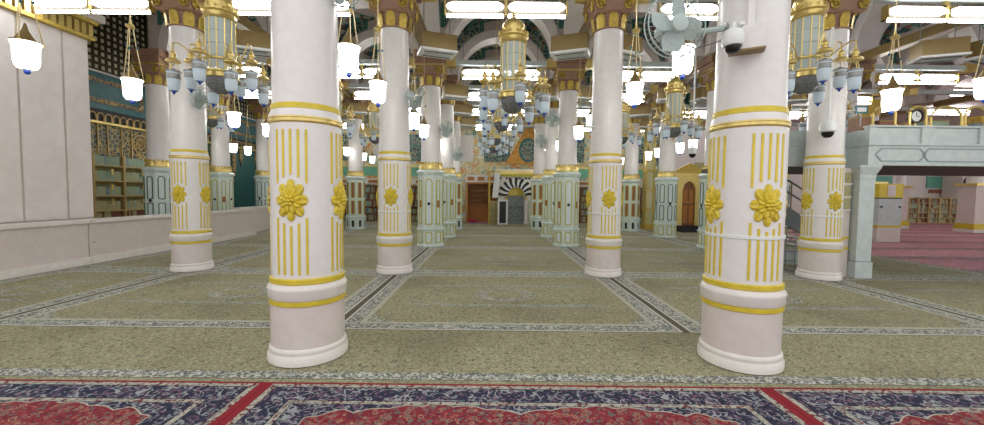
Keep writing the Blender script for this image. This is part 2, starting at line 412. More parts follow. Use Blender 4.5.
def arch_mesh(span, th, zt):
    r = span / 2 - 0.56; n = 20
    inn = arc(0, 0, r, PI, 0, n)
    m = MB(); h = span / 2
    vs, fs = [], []
    pts = [(-h, 0)] + inn + [(h, 0)]
    N = len(pts)
    for y in (-th / 2, th / 2):
        vs += [(x, y, z) for x, z in pts] + [(x, y, zt) for x, z in pts]
    for k in range(N - 1):
        fs += [(k, k + 1, N + k + 1, N + k), (2 * N + k, 3 * N + k, 3 * N + k + 1, 2 * N + k + 1), (k, 2 * N + k, 2 * N + k + 1, k + 1)]
    m.add(vs, fs)
    return m, r
def ring_mesh(r, th, wd):
    n = 24
    o = arc(0, 0, r + wd, PI, 0, n); i_ = arc(0, 0, r - 0.015, PI, 0, n)
    m = MB(); vs, fs = [], []
    for y in (-th / 2, th / 2):
        vs += [(x, y, z) for x, z in o] + [(x, y, z) for x, z in i_]
    N = n + 1
    for k in range(n):
        fs += [(k, N + k, N + k + 1, k + 1), (2 * N + k, 2 * N + k + 1, 3 * N + k + 1, 3 * N + k), (N + k, 3 * N + k, 3 * N + k + 1, N + k + 1), (k, k + 1, 2 * N + k + 1, 2 * N + k)]
    return m.add(vs, fs)
def spandrel(r, span, th, zt, sgn, wd):
    # curved triangle between ring, pier edge and top
    n = 10; ro = r + wd + 0.06; hx = span / 2 - 0.30
    pts = [(sgn * ro * math.cos(a), ro * math.sin(a)) for a in [0.42 + (1.25 - 0.42) * k / n for k in range(n + 1)]]
    zt2 = zt - 0.18
    xo = max(abs(pts[0][0]) + 0.05, hx)
    poly = pts + [(pts[-1][0], max(zt2, pts[-1][1] + 0.05)), (sgn * xo, max(zt2, pts[-1][1] + 0.05)), (sgn * xo, pts[0][1])]
    if sgn < 0: poly = poly[::-1]
    cx = sum(p[0] for p in poly) / len(poly); cz = sum(p[1] for p in poly) / len(poly)
    return poly, [((x - cx) * 0.82 + cx, (z - cz) * 0.82 + cz) for x, z in poly]
acache = {}
def put_arch(span, cx, cy, rz):
    key = round(span, 2)
    if key not in acache:
        zt = 2.35; m, r = arch_mesh(span, 0.52, zt)
        L = [('arch_wall', m.mesh('arch_wall', 'rosew', 30)), ('arch_ring', ring_mesh(r, 0.60, 0.26).mesh('arch_ring', 'panelw', 30))]
        if r > 0.9:
            for s in (-1, 1):
                o, i_ = spandrel(r, span, 0.6, zt, s, 0.26)
                L.append(('spandrel_frame', MB().frame(o, i_, -0.285, 0.285).mesh('spandrel_frame', 'greenframe', 0)))
                L.append(('spandrel_panel', MB().prism(i_, -0.272, 0.272).mesh('spandrel_panel', 'mosaicteal', 0)))
        acache[key] = L
    for nm, me in acache[key]: link(nm, me, ceil, (cx, cy, ZS), rz)
for j, y in enumerate(YR):
    for i in range(len(XL) - 1): put_arch(XL[i + 1] - XL[i], (XL[i] + XL[i + 1]) / 2, y, 0)
for i, x in enumerate(XL):
    for j in range(len(YR) - 1):
      if i > 0 or j > 1: put_arch(YR[j + 1] - YR[j], x, (YR[j] + YR[j + 1]) / 2, PI / 2)
# bronze beams along the column lines and pale tie beams across
for i, x in enumerate(XL):
    for j in range(0 if i else 2, len(YR) - 1):
        a, b = YR[j] + 0.42, YR[j + 1] - 0.42
        m = MB().box(-0.13, 0.13, a, b, 5.52, 5.70).box(-0.16, 0.16, a, b, 5.66, 5.74)
        tag(m.build('tie_beam', 'bronze', None, (x, 0, 0), ang=0), 'gilded bronze tie beam running lengthwise between column capitals', 'beam', 'lengthwise bronze tie beams')
for j, y in enumerate(YR[1:]):
    for i in range(len(XL) - 1):
        a, b = XL[i] + 0.42, XL[i + 1] - 0.42
        t = thing('tie_beam', 'pale grey tie beam with gilded ends crossing above a tube light', 'beam', ((a + b) / 2, y, 5.45), 0, 'pale cross tie beams')
        h = (b - a) / 2
        MB().box(-h + 0.3, h - 0.3, -0.10, 0.10, 0, 0.14).build('beam_body', 'deckm', t, ang=0)
        for s in (-1, 1):
            MB().box(min(s * h, s * (h - 0.3)), max(s * h, s * (h - 0.3)), -0.13, 0.13, -0.05, 0.2).build('gilded_end', 'gold', t, ang=0)

# ================================================================== carpets
AISLE = ['along the low partition', 'in the aisle beside the partition', 'in the central aisle', 'in the gilded-door aisle', 'in the platform aisle', 'at the pink hall edge', 'over the far pink hall']
LINE = ['the teal screen', 'the partition-side columns', 'the alcove-side aisle columns', 'the mihrab-side aisle columns', 'the platform-side columns', 'the pink hall edge']
NTH = ['nearest', 'second from', 'third from', 'fourth from', 'fifth from', 'sixth from', 'seventh from', 'eighth from', 'ninth from', 'tenth from']
def rug(name, x0, x1, y0, y1, z0, z1, mat, label, group=None):
    hx, hy = (x1 - x0) / 2, (y1 - y0) / 2
    o = MB().box(-hx, hx, -hy, hy, z0 - 0.012, z1 - 0.012).build(name, mat, None, ((x0 + x1) / 2, (y0 + y1) / 2, 0), ang=0)
    return tag(o, label, 'carpet', group)
xs = [-6.02, -1.865, 2.30, 6.46]
redm = carpet_red((xs[1] - xs[0]) / 2, 2.6)
rl = ['red floral carpet with navy border beneath the low partition end', 'red floral carpet with navy scalloped border laid across the central aisle', 'red floral carpet with navy border on the staircase side of the aisle']
for k in range(3): rug('red_carpet', xs[k] + 0.002, xs[k + 1] - 0.002, -1.96, 3.24, 0.0, 0.012, redm, rl[k])
rug('runner_carpet', -8.54, 16, 3.245, 4.535, 0, 0.012, carpet_green(12.27, 0.645, 'runner'), 'long green floral runner carpet between the red carpets and the green rugs')
gx = [-8.55, -6.03, -1.86, 2.30, 6.46, 10.62]
gy = [4.54, 7.86, 11.6, 15.0, 18.3, 22.5]
gm = {}
for i in range(len(gx) - 1):
    for j in range(len(gy) - 1):
        a, b, c, d = gx[i], gx[i + 1], gy[j], gy[j + 1]
        k = (round(b - a, 2), round(d - c, 2))
        if k not in gm: gm[k] = carpet_green(k[0] / 2, k[1] / 2, 'rug')
        rug('green_carpet', a + 0.002, b - 0.002, c + 0.002, d - 0.002, 0, 0.012, gm[k], 'sage green carpet %s, %s' % (AISLE[i], ['laid against the green runner', 'next but one to the green runner', 'third from the green runner', 'fourth from the green runner', 'reaching the far bookshelf wall'][j]), 'sage green carpets of the prayer hall')
rug('pink_carpet', 10.63, 42, 4.54, 27.4, 0, 0.012, carpet_pink(), 'pink striped carpet of the bright hall beyond the raised platform')

# ================================================================== capitals
def spiral(cx, cz, r, y, s):
    return [(cx + s * (r * (1 - 0.75 * k / 22)) * math.cos(0.4 + k * 0.5), y, cz + (r * (1 - 0.75 * k / 22)) * math.sin(0.4 + k * 0.5)) for k in range(23)]
CAPM = {}
def cap_meshes():
    CAPM['capital_bell'] = MB().lathe([(0.275, 4.74), (0.305, 4.75), (0.305, 4.775), (0.284, 4.79), (0.288, 4.93), (0.305, 5.0), (0.32, 5.06)], 32).mesh('capital_bell', 'rosebrown')
    lf = MB()   # one acanthus leaf
    vs, fs = [], []
    prof = [(0.296, 4.755, 0.075), (0.300, 4.83, 0.09), (0.308, 4.91, 0.09), (0.320, 4.98, 0.075), (0.345, 5.01, 0.05), (0.347, 4.985, 0.02)]
    for r, z, wd in prof: vs += [(-wd, -r, z), (-wd * 0.5, -r - 0.02, z + 0.004), (0, -r - 0.008, z), (wd * 0.5, -r - 0.02, z + 0.004), (wd, -r, z)]
    for a in range(len(prof) - 1):
        for b in range(4): fs.append((a * 5 + b, a * 5 + b + 1, a * 5 + b + 6, a * 5 + b + 5))
    lf.add(vs, fs); CAPM['acanthus_leaf'] = lf.mesh('acanthus_leaf', 'oldgold', 60)
    CAPM['volute_block'] = MB().lathe([(0.44, 5.01), (0.50, 5.05), (0.53, 5.22), (0.55, 5.28)], 4, rot=PI / 4).mesh('volute_block', 'rosebrown', 20)
    for s in (-1, 1):
        m = MB().tube(spiral(s * 0.265, 5.14, 0.095, -0.39, s), [0.024 - 0.0006 * k for k in range(23)], 6)
        m.lathe([(0.028, 0), (0.02, 0.03), (0, 0.035)], 10, Matrix.Translation((s * 0.265, -0.38, 5.14)) @ Matrix.Rotation(PI / 2, 4, 'X'))
        CAPM['volute' + str(s)] = m.mesh('volute', 'oldgold', 60)
    m = MB().box(-0.41, 0.41, -0.41, 0.41, 5.325, 5.42).box(-0.38, 0.38, -0.38, 0.38, 5.42, 5.52).box(-0.45, 0.45, -0.45, 0.45, 5.52, 5.71)
    CAPM['abacus'] = m.mesh('abacus', 'rosebrown', 0)
    m = MB()
    for k in range(14):
        for q in range(4): m.box(-0.40 + k * 0.0605, -0.37 + k * 0.0605, -0.44, -0.40, 5.28, 5.325, RZ(q * PI / 2))
    m.box(-0.40, 0.40, -0.40, 0.40, 5.28, 5.325)
    CAPM['dentil_band'] = m.mesh('dentil_band', 'gold', 0)
cap_meshes()
def capital(parent, tan=False):
    c = link('capital', CAPM['capital_bell'], parent)
    for k in range(8): link('acanthus_leaf', CAPM['acanthus_leaf'], c, rz=k * PI / 4)
    link('volute_block', CAPM['volute_block'], c)
    for q in range(4):
        for s in (-1, 1): link('volute', CAPM['volute' + str(s)], c, rz=q * PI / 2)
    link('abacus', CAPM['abacus'], c); link('dentil_band', CAPM['dentil_band'], c)

# ================================================================== fluted columns with rosettes
RD = 0.318
def rosette_mesh():
    def wrap(x, z, h): r_ = RD + h; return (r_ * math.sin(x / RD), -r_ * math.cos(x / RD), z)
    m = MB()
    def ringp(n, rin, rout, wd, h0, h1, off):
        for k in range(n):
            a = off + k * 2 * PI / n; vs, fs = [], []
            rows = [(0.0, 0.55, 0.0), (0.35, 0.95, 0.7), (0.7, 1.0, 1.0), (0.9, 0.7, 0.75), (1.0, 0.28, 0.3)]
            for t_, w_, hh in rows:
                rad = rin + (rout - rin) * t_
                for q, hq in ((-1, 0.0), (-0.5, 0.8), (0, 0.45), (0.5, 0.8), (1, 0.0)):
                    lx, lz = rad, q * wd * w_ * (0.5 + 0.5 * rad / rout)
                    x = (lx * math.cos(a) - lz * math.sin(a)) * 0.76; z = lx * math.sin(a) + lz * math.cos(a)
                    vs.append(wrap(x, z, h0 + (h1 - h0) * hh * hq if hq else h0 - 0.002))
            for i in range(4):
                for j in range(4): fs.append((i * 5 + j, (i + 1) * 5 + j, (i + 1) * 5 + j + 1, i * 5 + j + 1))
            m.add(vs, fs)
    ringp(8, 0.02, 0.188, 0.060, 0.004, 0.034, 0.0)
    ringp(8, 0.015, 0.120, 0.046, 0.018, 0.046, PI / 8)
    bud = MB(); rr_ = RD + 0.040
    for q in range(6):
        a = q * PI / 3; bud.lathe([(0.018, -0.012), (0.016, 0.008), (0, 0.016)], 8, Matrix.Translation((0.028 * math.cos(a), -rr_, 0.034 * math.sin(a))) @ Matrix.Rotation(PI / 2, 4, 'X'))
    bud.lathe([(0.022, -0.01), (0.018, 0.012), (0, 0.024)], 8, Matrix.Translation((0, -rr_, 0)) @ Matrix.Rotation(PI / 2, 4, 'X'))
    return m.mesh('rosette', 'paintgold', 50), bud.mesh('bud', 'paintgold', 60)
ROS, BUD = rosette_mesh()
def curved_strip(wd, z0, z1, d=0.006):
    m = MB(); a = wd / 2 / RD
    vs = []
    for z in (z0, z1):
        for r, q in ((RD - 0.004, -a), (RD + d, -a * 0.8), (RD + d + 0.001, 0), (RD + d, a * 0.8), (RD - 0.004, a)): vs.append((r * math.sin(q), -r * math.cos(q), z))
    return m.add(vs, [(0, 1, 6, 5), (1, 2, 7, 6), (2, 3, 8, 7), (3, 4, 9, 8), (4, 3, 2, 1, 0), (5, 6, 7, 8, 9)]).mesh('flute_strip', 'paintgold', 0)
ZC = 1.52
STR = {}
for k in range(-2, 3):
    x = k * math.radians(12.0) * RD
    gap = 0.232 - 0.075 * (abs(k) / 2) ** 1.6
    STR[k] = (curved_strip(0.024, ZC + gap, 2.155), curved_strip(0.024, 0.845, ZC - gap))
LM = {
 'base_ring': MB().lathe([(0.34, 0), (0.362, 0.01), (0.364, 0.075), (0.350, 0.095), (0.346, 0.11), (0.352, 0.12), (0.348, 0.145), (0.334, 0.16)], 48).mesh('base_ring', 'rail', 50),
 'pedestal': MB().lathe([(0.334, 0.155), (0.333, 0.60)], 40).mesh('pedestal', 'pink', 40),
 'gold_band0': MB().lathe([(0.333, 0.548), (0.345, 0.556), (0.345, 0.590), (0.333, 0.60)], 48).mesh('gold_band', 'paintgold', 50),
 'ledge': MB().lathe([(0.340, 0.60), (0.352, 0.615), (0.354, 0.685), (0.360, 0.70), (0.352, 0.72), (0.338, 0.738), (0.330, 0.75)], 48).mesh('ledge', 'rail', 50),
 'gold_band1': MB().lathe([(0.328, 0.748), (0.338, 0.756), (0.338, 0.796), (0.326, 0.806)], 48).mesh('gold_band', 'paintgold', 50),
 'drum': MB().lathe([(RD, 0.79), (RD, 2.235)], 48).mesh('drum', 'white', 50),
 'gold_band2': MB().lathe([(RD - 0.003, 2.215), (0.326, 2.222), (0.329, 2.240), (0.326, 2.258), (0.331, 2.262), (0.331, 2.274), (0.318, 2.28)], 48).mesh('gold_band', 'gold', 50),
 'neck_molding': MB().lathe([(0.322, 2.272), (0.320, 2.30), (0.304, 2.345)], 48).mesh('neck_molding', 'white', 50),
 'gold_band3': MB().lathe([(0.300, 2.343), (0.307, 2.348), (0.305, 2.395), (0.296, 2.40)], 48).mesh('gold_band', 'paintgold', 50),
 'shaft': MB().lathe([(0.297, 2.39), (0.291, 2.8), (0.287, 3.6), (0.281, 4.4), (0.276, 4.92)], 48).mesh('shaft', 'white', 60),
 'strap': MB().lathe([(RD + 0.004, 1.213), (RD + 0.011, 1.217), (RD + 0.011, 1.243), (RD + 0.004, 1.247)], 48).mesh('strap', 'whitepl', 50),
 'seam_ring': MB().lathe([(0.288, 3.44), (0.2925, 3.441), (0.2925, 3.449), (0.288, 3.45)], 48).mesh('seam_ring', 'steel', 50),
}
def fluted_column(x, y, label, strap=False, seam=False):
    c = thing('fluted_column', label, 'column', (x, y, 0.0)); c['kind'] = 'thing'
    for k in ('base_ring', 'pedestal', 'ledge', 'drum', 'neck_molding', 'shaft'): link(k, LM[k], c)
    for k in range(4): link('gold_band', LM['gold_band%d' % k], c)
    for q in range(4):
        for k in range(-2, 3):
            for me in STR[k]: link('flute_strip', me, c, rz=q * PI / 2 + math.radians(12.0) * k)
        ro = link('rosette', ROS, c, (0, 0, ZC), q * PI / 2); link('bud', BUD, ro)
    if strap: link('strap', LM['strap'], c)
    if seam: link('seam_ring', LM['seam_ring'], c)
    capital(c)
    return c
PA, PB, PC, PD, PE, PF = (-1.80, 3.85), (2.435, 3.805), (-1.96, 7.94), (2.245, 7.89), (-6.08, 7.97), (6.5, 7.79)
fluted_column(*PA, 'white fluted column with gold rosettes standing by the red carpet, no camera mounted')
fluted_column(*PB, 'white fluted column carrying a boxed dome camera and a wall fan by red carpet', True, True)
fluted_column(*PC, 'white gold-striped column with a strap, in front of the pale green clad columns', True)
fluted_column(*PD, 'white gold-striped strapped column with a small bullet camera at its shaft', True)
fluted_column(*PE, 'white gold-striped column standing beside the low pink marble partition')
fluted_column(*PF, 'white gold-striped column against the raised grey platform, hanging dome camera in front', True)
# marble pier slab fixed to the platform-side column
sl = thing('marble_pier_slab', 'pale pink marble slab with small shelf openings between striped column and platform post', 'pier', (7.02, 8.02, 0))
MB().box(-0.22, 0.16, -0.1, 0.18, 0, 2.18).build('slab_body', 'pink', sl, ang=0)
for z in (1.36, 1.62, 1.88):
    MB().box(-0.06, 0.14, -0.115, -0.09, z, z + 0.21).build('shelf_opening', 'book_o', sl, ang=0)
    MB().box(-0.08, 0.16, -0.125, -0.09, z - 0.03, z).build('shelf_lip', 'rail', sl, ang=0)
for z in (0.55, 0.76): MB().box(-0.23, 0.17, -0.11, 0.18, z, z + 0.045).build('gold_band', 'paintgold', sl, ang=0)

# ================================================================== clad columns
NP = 8; RC = 0.40
AP = RC * math.cos(PI / NP); SW = 2 * RC * math.sin(PI / NP)
def rr(w2, z0, z1, c=0.03, arch=False):
    if arch: return [(-w2, z0 + c), (-w2 + c, z0), (w2 - c, z0), (w2, z0 + c)] + arc(0, z1 - w2, w2, 0, PI, 8)
    return [(-w2, z0 + c), (-w2 + c, z0), (w2 - c, z0), (w2, z0 + c), (w2, z1 - c), (w2 - c, z1), (-w2 + c, z1), (-w2, z1 - c)]
def framed(w2, z0, z1, arch=False, t=0.026):
    o, i_ = rr(w2, z0, z1, 0.03, arch), rr(w2 - t, z0 + t, z1 - t, 0.025, arch)
    return o, i_
CM = {}
CM['plinth'] = MB().lathe([(RC + 0.03, 0), (RC + 0.03, 0.05), (RC, 0.07), (RC, 0.48), (RC + 0.03, 0.50), (RC + 0.03, 0.54), (RC - 0.01, 0.56)], NP, rot=PI / NP).mesh('plinth', 'teal_m', 0)
CM['dado'] = MB().lathe([(RC - 0.01, 0.55), (RC - 0.01, 2.12), (RC + 0.02, 2.15), (RC + 0.04, 2.2), (RC + 0.04, 2.23), (RC - 0.03, 2.28), (RC - 0.06, 2.30)], NP, rot=PI / NP).mesh('dado', 'teal_m', 0)
CM['crown_band'] = MB().lathe([(0.34, 2.29), (0.355, 2.31), (0.34, 2.42), (0.35, 2.43), (0.35, 2.46), (0.30, 2.47)], 32).mesh('crown_band', 'gold', 40)
m = MB()
for k in range(20): m.lathe([(0.026, -0.02), (0.030, 0.03), (0, 0.065)], 6, RZ(k * PI / 10) @ Matrix.Translation((0, -0.325, 2.462)))
CM['crown_beads'] = m.mesh('crown_beads', 'oldgold', 40)
def face(me_o, me_i, y):
    return MB().frame(me_o, me_i, y - 0.016, y + 0.02), MB().prism(me_i, y - 0.004, y + 0.02)
for key, w2, z0, z1, ar, fm, pm in (('tall', 0.105, 0.66, 2.02, True, 'outline', 'teal_p'), ('narrow', 0.07, 0.66, 1.98, False, 'outline', 'teal_p'), ('low', 0.10, 0.11, 0.45, False, 'outline', 'teal_p'),
        ('tall2', 0.09, 1.32, 2.02, True, 'outdark', 'teal_p'), ('tall3', 0.09, 0.66, 1.22, False, 'outdark', 'teal_p'), ('rusty', 0.085, 0.64, 1.24, False, 'outline', 'rust'), ('rusty2', 0.085, 1.34, 2.02, False, 'outline', 'rust'), ('hole', 0.08, 0.08, 0.42, True, 'teal_m', 'dark')):
    o, i_ = framed(w2, z0, z1, ar)
    yy = -AP if key in ('low', 'hole') else -(RC - 0.01) * math.cos(PI / NP)
    f, p = face(o, i_, yy)
    CM[key + '_frame'] = f.mesh('panel_frame', fm, 0); CM[key + '_panel'] = p.mesh('panel', pm, 0)
CM['knob'] = MB().lathe([(0.042, 0), (0.046, 0.014), (0.03, 0.024), (0, 0.026)], 12, Matrix.Translation((0, -AP + 0.008, 1.28)) @ Matrix.Rotation(PI / 2, 4, 'X')).mesh('knob', 'black', 40)
CM['plate'] = MB().box(-0.05, 0.05, -AP - 0.002, -AP + 0.02, 1.17, 1.38).mesh('plate', 'rust', 0)
CM['shaft'] = MB().lathe([(0.297, 2.44), (0.291, 2.8), (0.287, 3.6), (0.281, 4.4), (0.276, 4.92)], 32).mesh('shaft', 'white', 60)
def clad_column(x, y, label, style, group=None):
    c = thing('clad_column', label, 'column', (x, y, 0), 0, group); c['kind'] = 'thing'
    link('plinth', CM['plinth'], c); d = link('dado', CM['dado'], c); link('shaft', CM['shaft'], c)
    b = link('crown_band', CM['crown_band'], c); link('crown_beads', CM['crown_beads'], b)
    for k in range(NP):
        a = k * 2 * PI / NP
        low = 'low'
        if style == 'green': up = ['tall' if k % 2 == 0 else 'narrow']
        elif style == 'blue': up = ['tall2', 'tall3']
        else: up = ['rusty', 'rusty2']; low = 'hole'
        for u in up + [low]:
            p = link('panel', CM[u + '_panel'], c, rz=a); link('panel_frame', CM[u + '_frame'], p)
        if style != 'rust':
            if k % 2 == 0: link('knob', CM['knob'], c, rz=a)
            elif style == 'green': link('plate', CM['plate'], c, rz=a)
    capital(c); return c
GP = 'pale green clad columns of the middle rows'
clad_column(-1.86, 11.98, 'pale green clad column with gold crown band, first of its line behind the strapped column', 'green')
clad_column(2.32, 12.35, 'pale green clad column with gold crown, next behind the strapped column with bullet camera', 'green')
clad_column(-1.70, 14.40, 'pale green clad column, second of the line beside the orange bookcase alcove', 'green')
clad_column(2.26, 14.85, 'pale green clad column, second of the line leading to the striped mihrab', 'green')
clad_column(-1.72, 17.65, 'clad column with rust panels in the line by the orange alcove', 'rust')
clad_column(2.16, 18.0, 'clad column with rust panels and dark niches just beside the mihrab', 'rust')
clad_column(-5.95, 17.25, 'clad column with rust panels and dark niches in front of brown bookshelves', 'rust')
clad_column(6.2, 17.7, 'clad column with rust panels standing near the tall gilded glass post', 'rust')
clad_column(6.66, 15.15, 'pale blue clad column with double panels beside the gilded wooden door', 'blue')
clad_column(6.78, 12.1, 'pale blue clad column half hidden behind the column with boxed camera', 'blue')
clad_column(-10.2, 12.15, 'pale blue clad column right beside the bookcase behind the partition', 'blue')
clad_column(-10.2, 14.9, 'pale green clad column behind the partition before the teal calligraphy screen', 'green')
clad_column(-10.2, 17.7, 'slender looking clad column at the far end of the teal calligraphy screen', 'blue')
clad_column(-6.0, 12.1, 'pale green clad column hidden behind the rosette column by the red carpet', 'green')
clad_column(-6.0, 14.7, 'pale green clad column behind a hidden one, before the brown bookshelves', 'green')
# pink piers of the far hall
def hall_pier(x, y, h, wd, label):
    t = thing('marble_pier', label, 'pier', (x, y, 0))
    MB().box(-wd, wd, -wd, wd, 0.42, h).build('pier_body', 'pink', t, ang=0)
    MB().box(-wd - 0.06, wd + 0.06, -wd - 0.06, wd + 0.06, 0, 0.16).build('plinth', 'rail', t, ang=0)
    MB().box(-wd - 0.07, wd + 0.07, -wd - 0.07, wd + 0.07, 0.16, 0.28).build('gold_band', 'paintgold', t, ang=0)
    MB().box(-wd - 0.03, wd + 0.03, -wd - 0.03, wd + 0.03, 0.28, 0.42).build('gold_band', 'paintgold', t, ang=0)
    MB().box(-wd - 0.10, wd + 0.10, -wd - 0.10, wd + 0.10, h, h + 0.12).build('gilded_cap', 'gold', t, ang=0)
    MB().lathe([(wd * 0.8, h + 0.12), (wd * 0.78, 4.9)], 24).build('shaft', 'white', t)
    MB().lathe([(wd * 0.8, 4.8), (wd * 1.15, 5.2), (wd * 1.25, 5.43)], 8).build('capital', 'oldgold', t)
p = onz(906, 229); hall_pier(p.x, p.y + 0.4, 2.1, 0.22, 'pink marble pier with gold base bands beside the brass bookshelves')
p = onz(980, 233); hall_pier(p.x + 0.1, p.y + 0.4, 2.2, 0.36, 'pink marble pier with double gold base bands beyond the far carpet stripes')
p = onz(872, 238); hall_pier(p.x, p.y + 0.4, 2.1, 0.36, 'slim pink marble pier behind the grey platform post')

# ================================================================== tube lights on the cross beams
def tube_light():
    t = thing('tube_light', 'twin white fluorescent tube light fixed beneath a pale cross tie beam', 'light', (0, 0, 0), 0, 'twin tube lights under the tie beams')
    for s in (-1, 1):
        h = 0.555
        b = MB().box(-h - 0.02, h + 0.02, -0.02, 0.10, -0.125, 0.16).build('housing', 'darkgold', t, (s * 0.60, 0, 0), ang=0)
        prof = [(-h + 0.12, -0.085), (h - 0.12, -0.085), (h - 0.04, -0.05), (h, 0.0), (h - 0.04, 0.05), (h - 0.12, 0.085), (-h + 0.12, 0.085), (-h + 0.04, 0.05), (-h, 0.0), (-h + 0.04, -0.05)]
        MB().prism([(x, z * 0.92 + 0.03) for x, z in prof], -0.07, -0.02).build('diffuser', 'tube', t, (s * 0.60, 0, 0), ang=0)
        MB().box(-h, h, -0.05, 0.0, -0.165, -0.115).build('lower_diffuser', 'tube', t, (s * 0.60, 0, 0), ang=0)
        for q in (-1, 1):
            MB().box(-0.012, 0.012, -0.075, 0.07, -0.11, 0.14).build('end_clip', 'gold', t, (s * 0.60 + q * (h + 0.035), 0, 0), ang=0)
    MB().box(-0.04, 0.04, -0.03, 0.03, 0.16, 0.24).build('hanger', 'gold', t, ang=0)
    return t
TL = tube_light(); first = True
for j, y in enumerate(YR[1:]):
    for i in range(len(XL) - 2):
        cx = (XL[i] + XL[i + 1]) / 2
        loc = (cx + (0.25 if (j == 0 and i in (0, 4)) else 0.0), y - 0.02, 5.205)
        lb = 'twin white tube light %s, %s the red carpets' % ('behind the partition' if i == 0 else AISLE[i], NTH[j])
        if first: TL.location = loc; TL['label'] = lb; first = False
        else: clone(TL, loc, None, lb)

# ================================================================== hanging globe lamps
def globe_lamp():
    t = thing('globe_lamp', 'white opal bell lamp hung on three beaded chains between columns', 'lamp', (0, 0, 0), 0, 'opal bell lamps on chains')
    g = MB().lathe([(0, -0.165), (0.045, -0.162), (0.088, -0.145), (0.112, -0.105), (0.120, -0.05), (0.122, 0.06), (0.126, 0.13), (0.140, 0.165), (0.142, 0.18), (0.13, 0.185)], 24).build('glass_bell', 'globe', t)
    MB().lathe([(0.147, 0.176), (0.147, 0.192), (0.11, 0.205), (0.075, 0.26), (0.035, 0.33), (0.012, 0.42), (0, 0.43)], 20).build('cap', 'bronze', t)
    MB().lathe([(0.0, -0.225), (0.022, -0.22), (0.035, -0.195), (0.03, -0.17), (0.05, -0.16)], 12).build('finial', 'blue', t)
    for k in range(3):
        a = k * 2 * PI / 3 + 0.4
        x, y = 0.152 * math.sin(a), -0.152 * math.cos(a)
        ch = MB().tube([(x, y, 0.18), (x * 0.75, y * 0.75, 0.42), (x * 0.42, y * 0.42, 0.75), (x * 0.22, y * 0.22, 1.02)], 0.007, 5).build('chain', 'ivory', t)
        MB().lathe([(0, -0.028), (0.022, 0), (0, 0.028)], 8, Matrix.Translation((x * 0.52, y * 0.52, 0.66 + 0.05 * k))).build('bead', 'tealbead', ch)
        MB().lathe([(0, -0.02), (0.018, 0), (0, 0.02)], 6, Matrix.Translation((x * 1.0, y * 1.0, 0.185))).build('ear', 'gold', ch)
    MB().lathe([(0, 1.0), (0.05, 1.01), (0.062, 1.03), (0.055, 1.055), (0.02, 1.08), (0.015, 1.12), (0, 1.13)], 16).build('collar', 'gold', t)
    MB().tube([(0, 0, 1.10), (0, 0, 2.33)], 0.010, 6).build('rod', 'ivory', t)
    return t
GL = globe_lamp()
fix = {(1, 0.34): (-6.0, 5.16, 3.29), (1, 0.67): (-5.97, 6.62, 3.24), (2, 0.34): (-1.91, 5.30, 3.33), (2, 0.67): (-1.90, 6.60, 3.23), (3, 0.34): (2.41, 5.12, 3.30), (3, 0.67): (2.33, 6.60, 3.25), (4, 0.67): (6.57, 6.60, 3.19), (5, 0.34): (8.10, 6.60, 3.40)}
first = True
for i in range(6):
    for j in range(len(YR) - 1):
        for f in (0.34, 0.67):
            x, y, z = XL[i], YR[j] + (YR[j + 1] - YR[j]) * (f if j < 2 else f - 0.06), 3.26 + R.uniform(-0.04, 0.04)
            if j == 0:
                if (i, f) not in fix: continue
                x, y, z = fix[(i, f)]
            if (i == 0 and j < 2) or (i == 5 and j > 0): continue
            lb = 'opal bell lamp by %s, %s the red carpets' % (LINE[i], NTH[2 * j + (f > 0.5)])
            if first: GL.location = (x, y, z); GL['label'] = lb; first = False
            else: clone(GL, (x, y, z), R.uniform(-0.3, 0.3), lb)

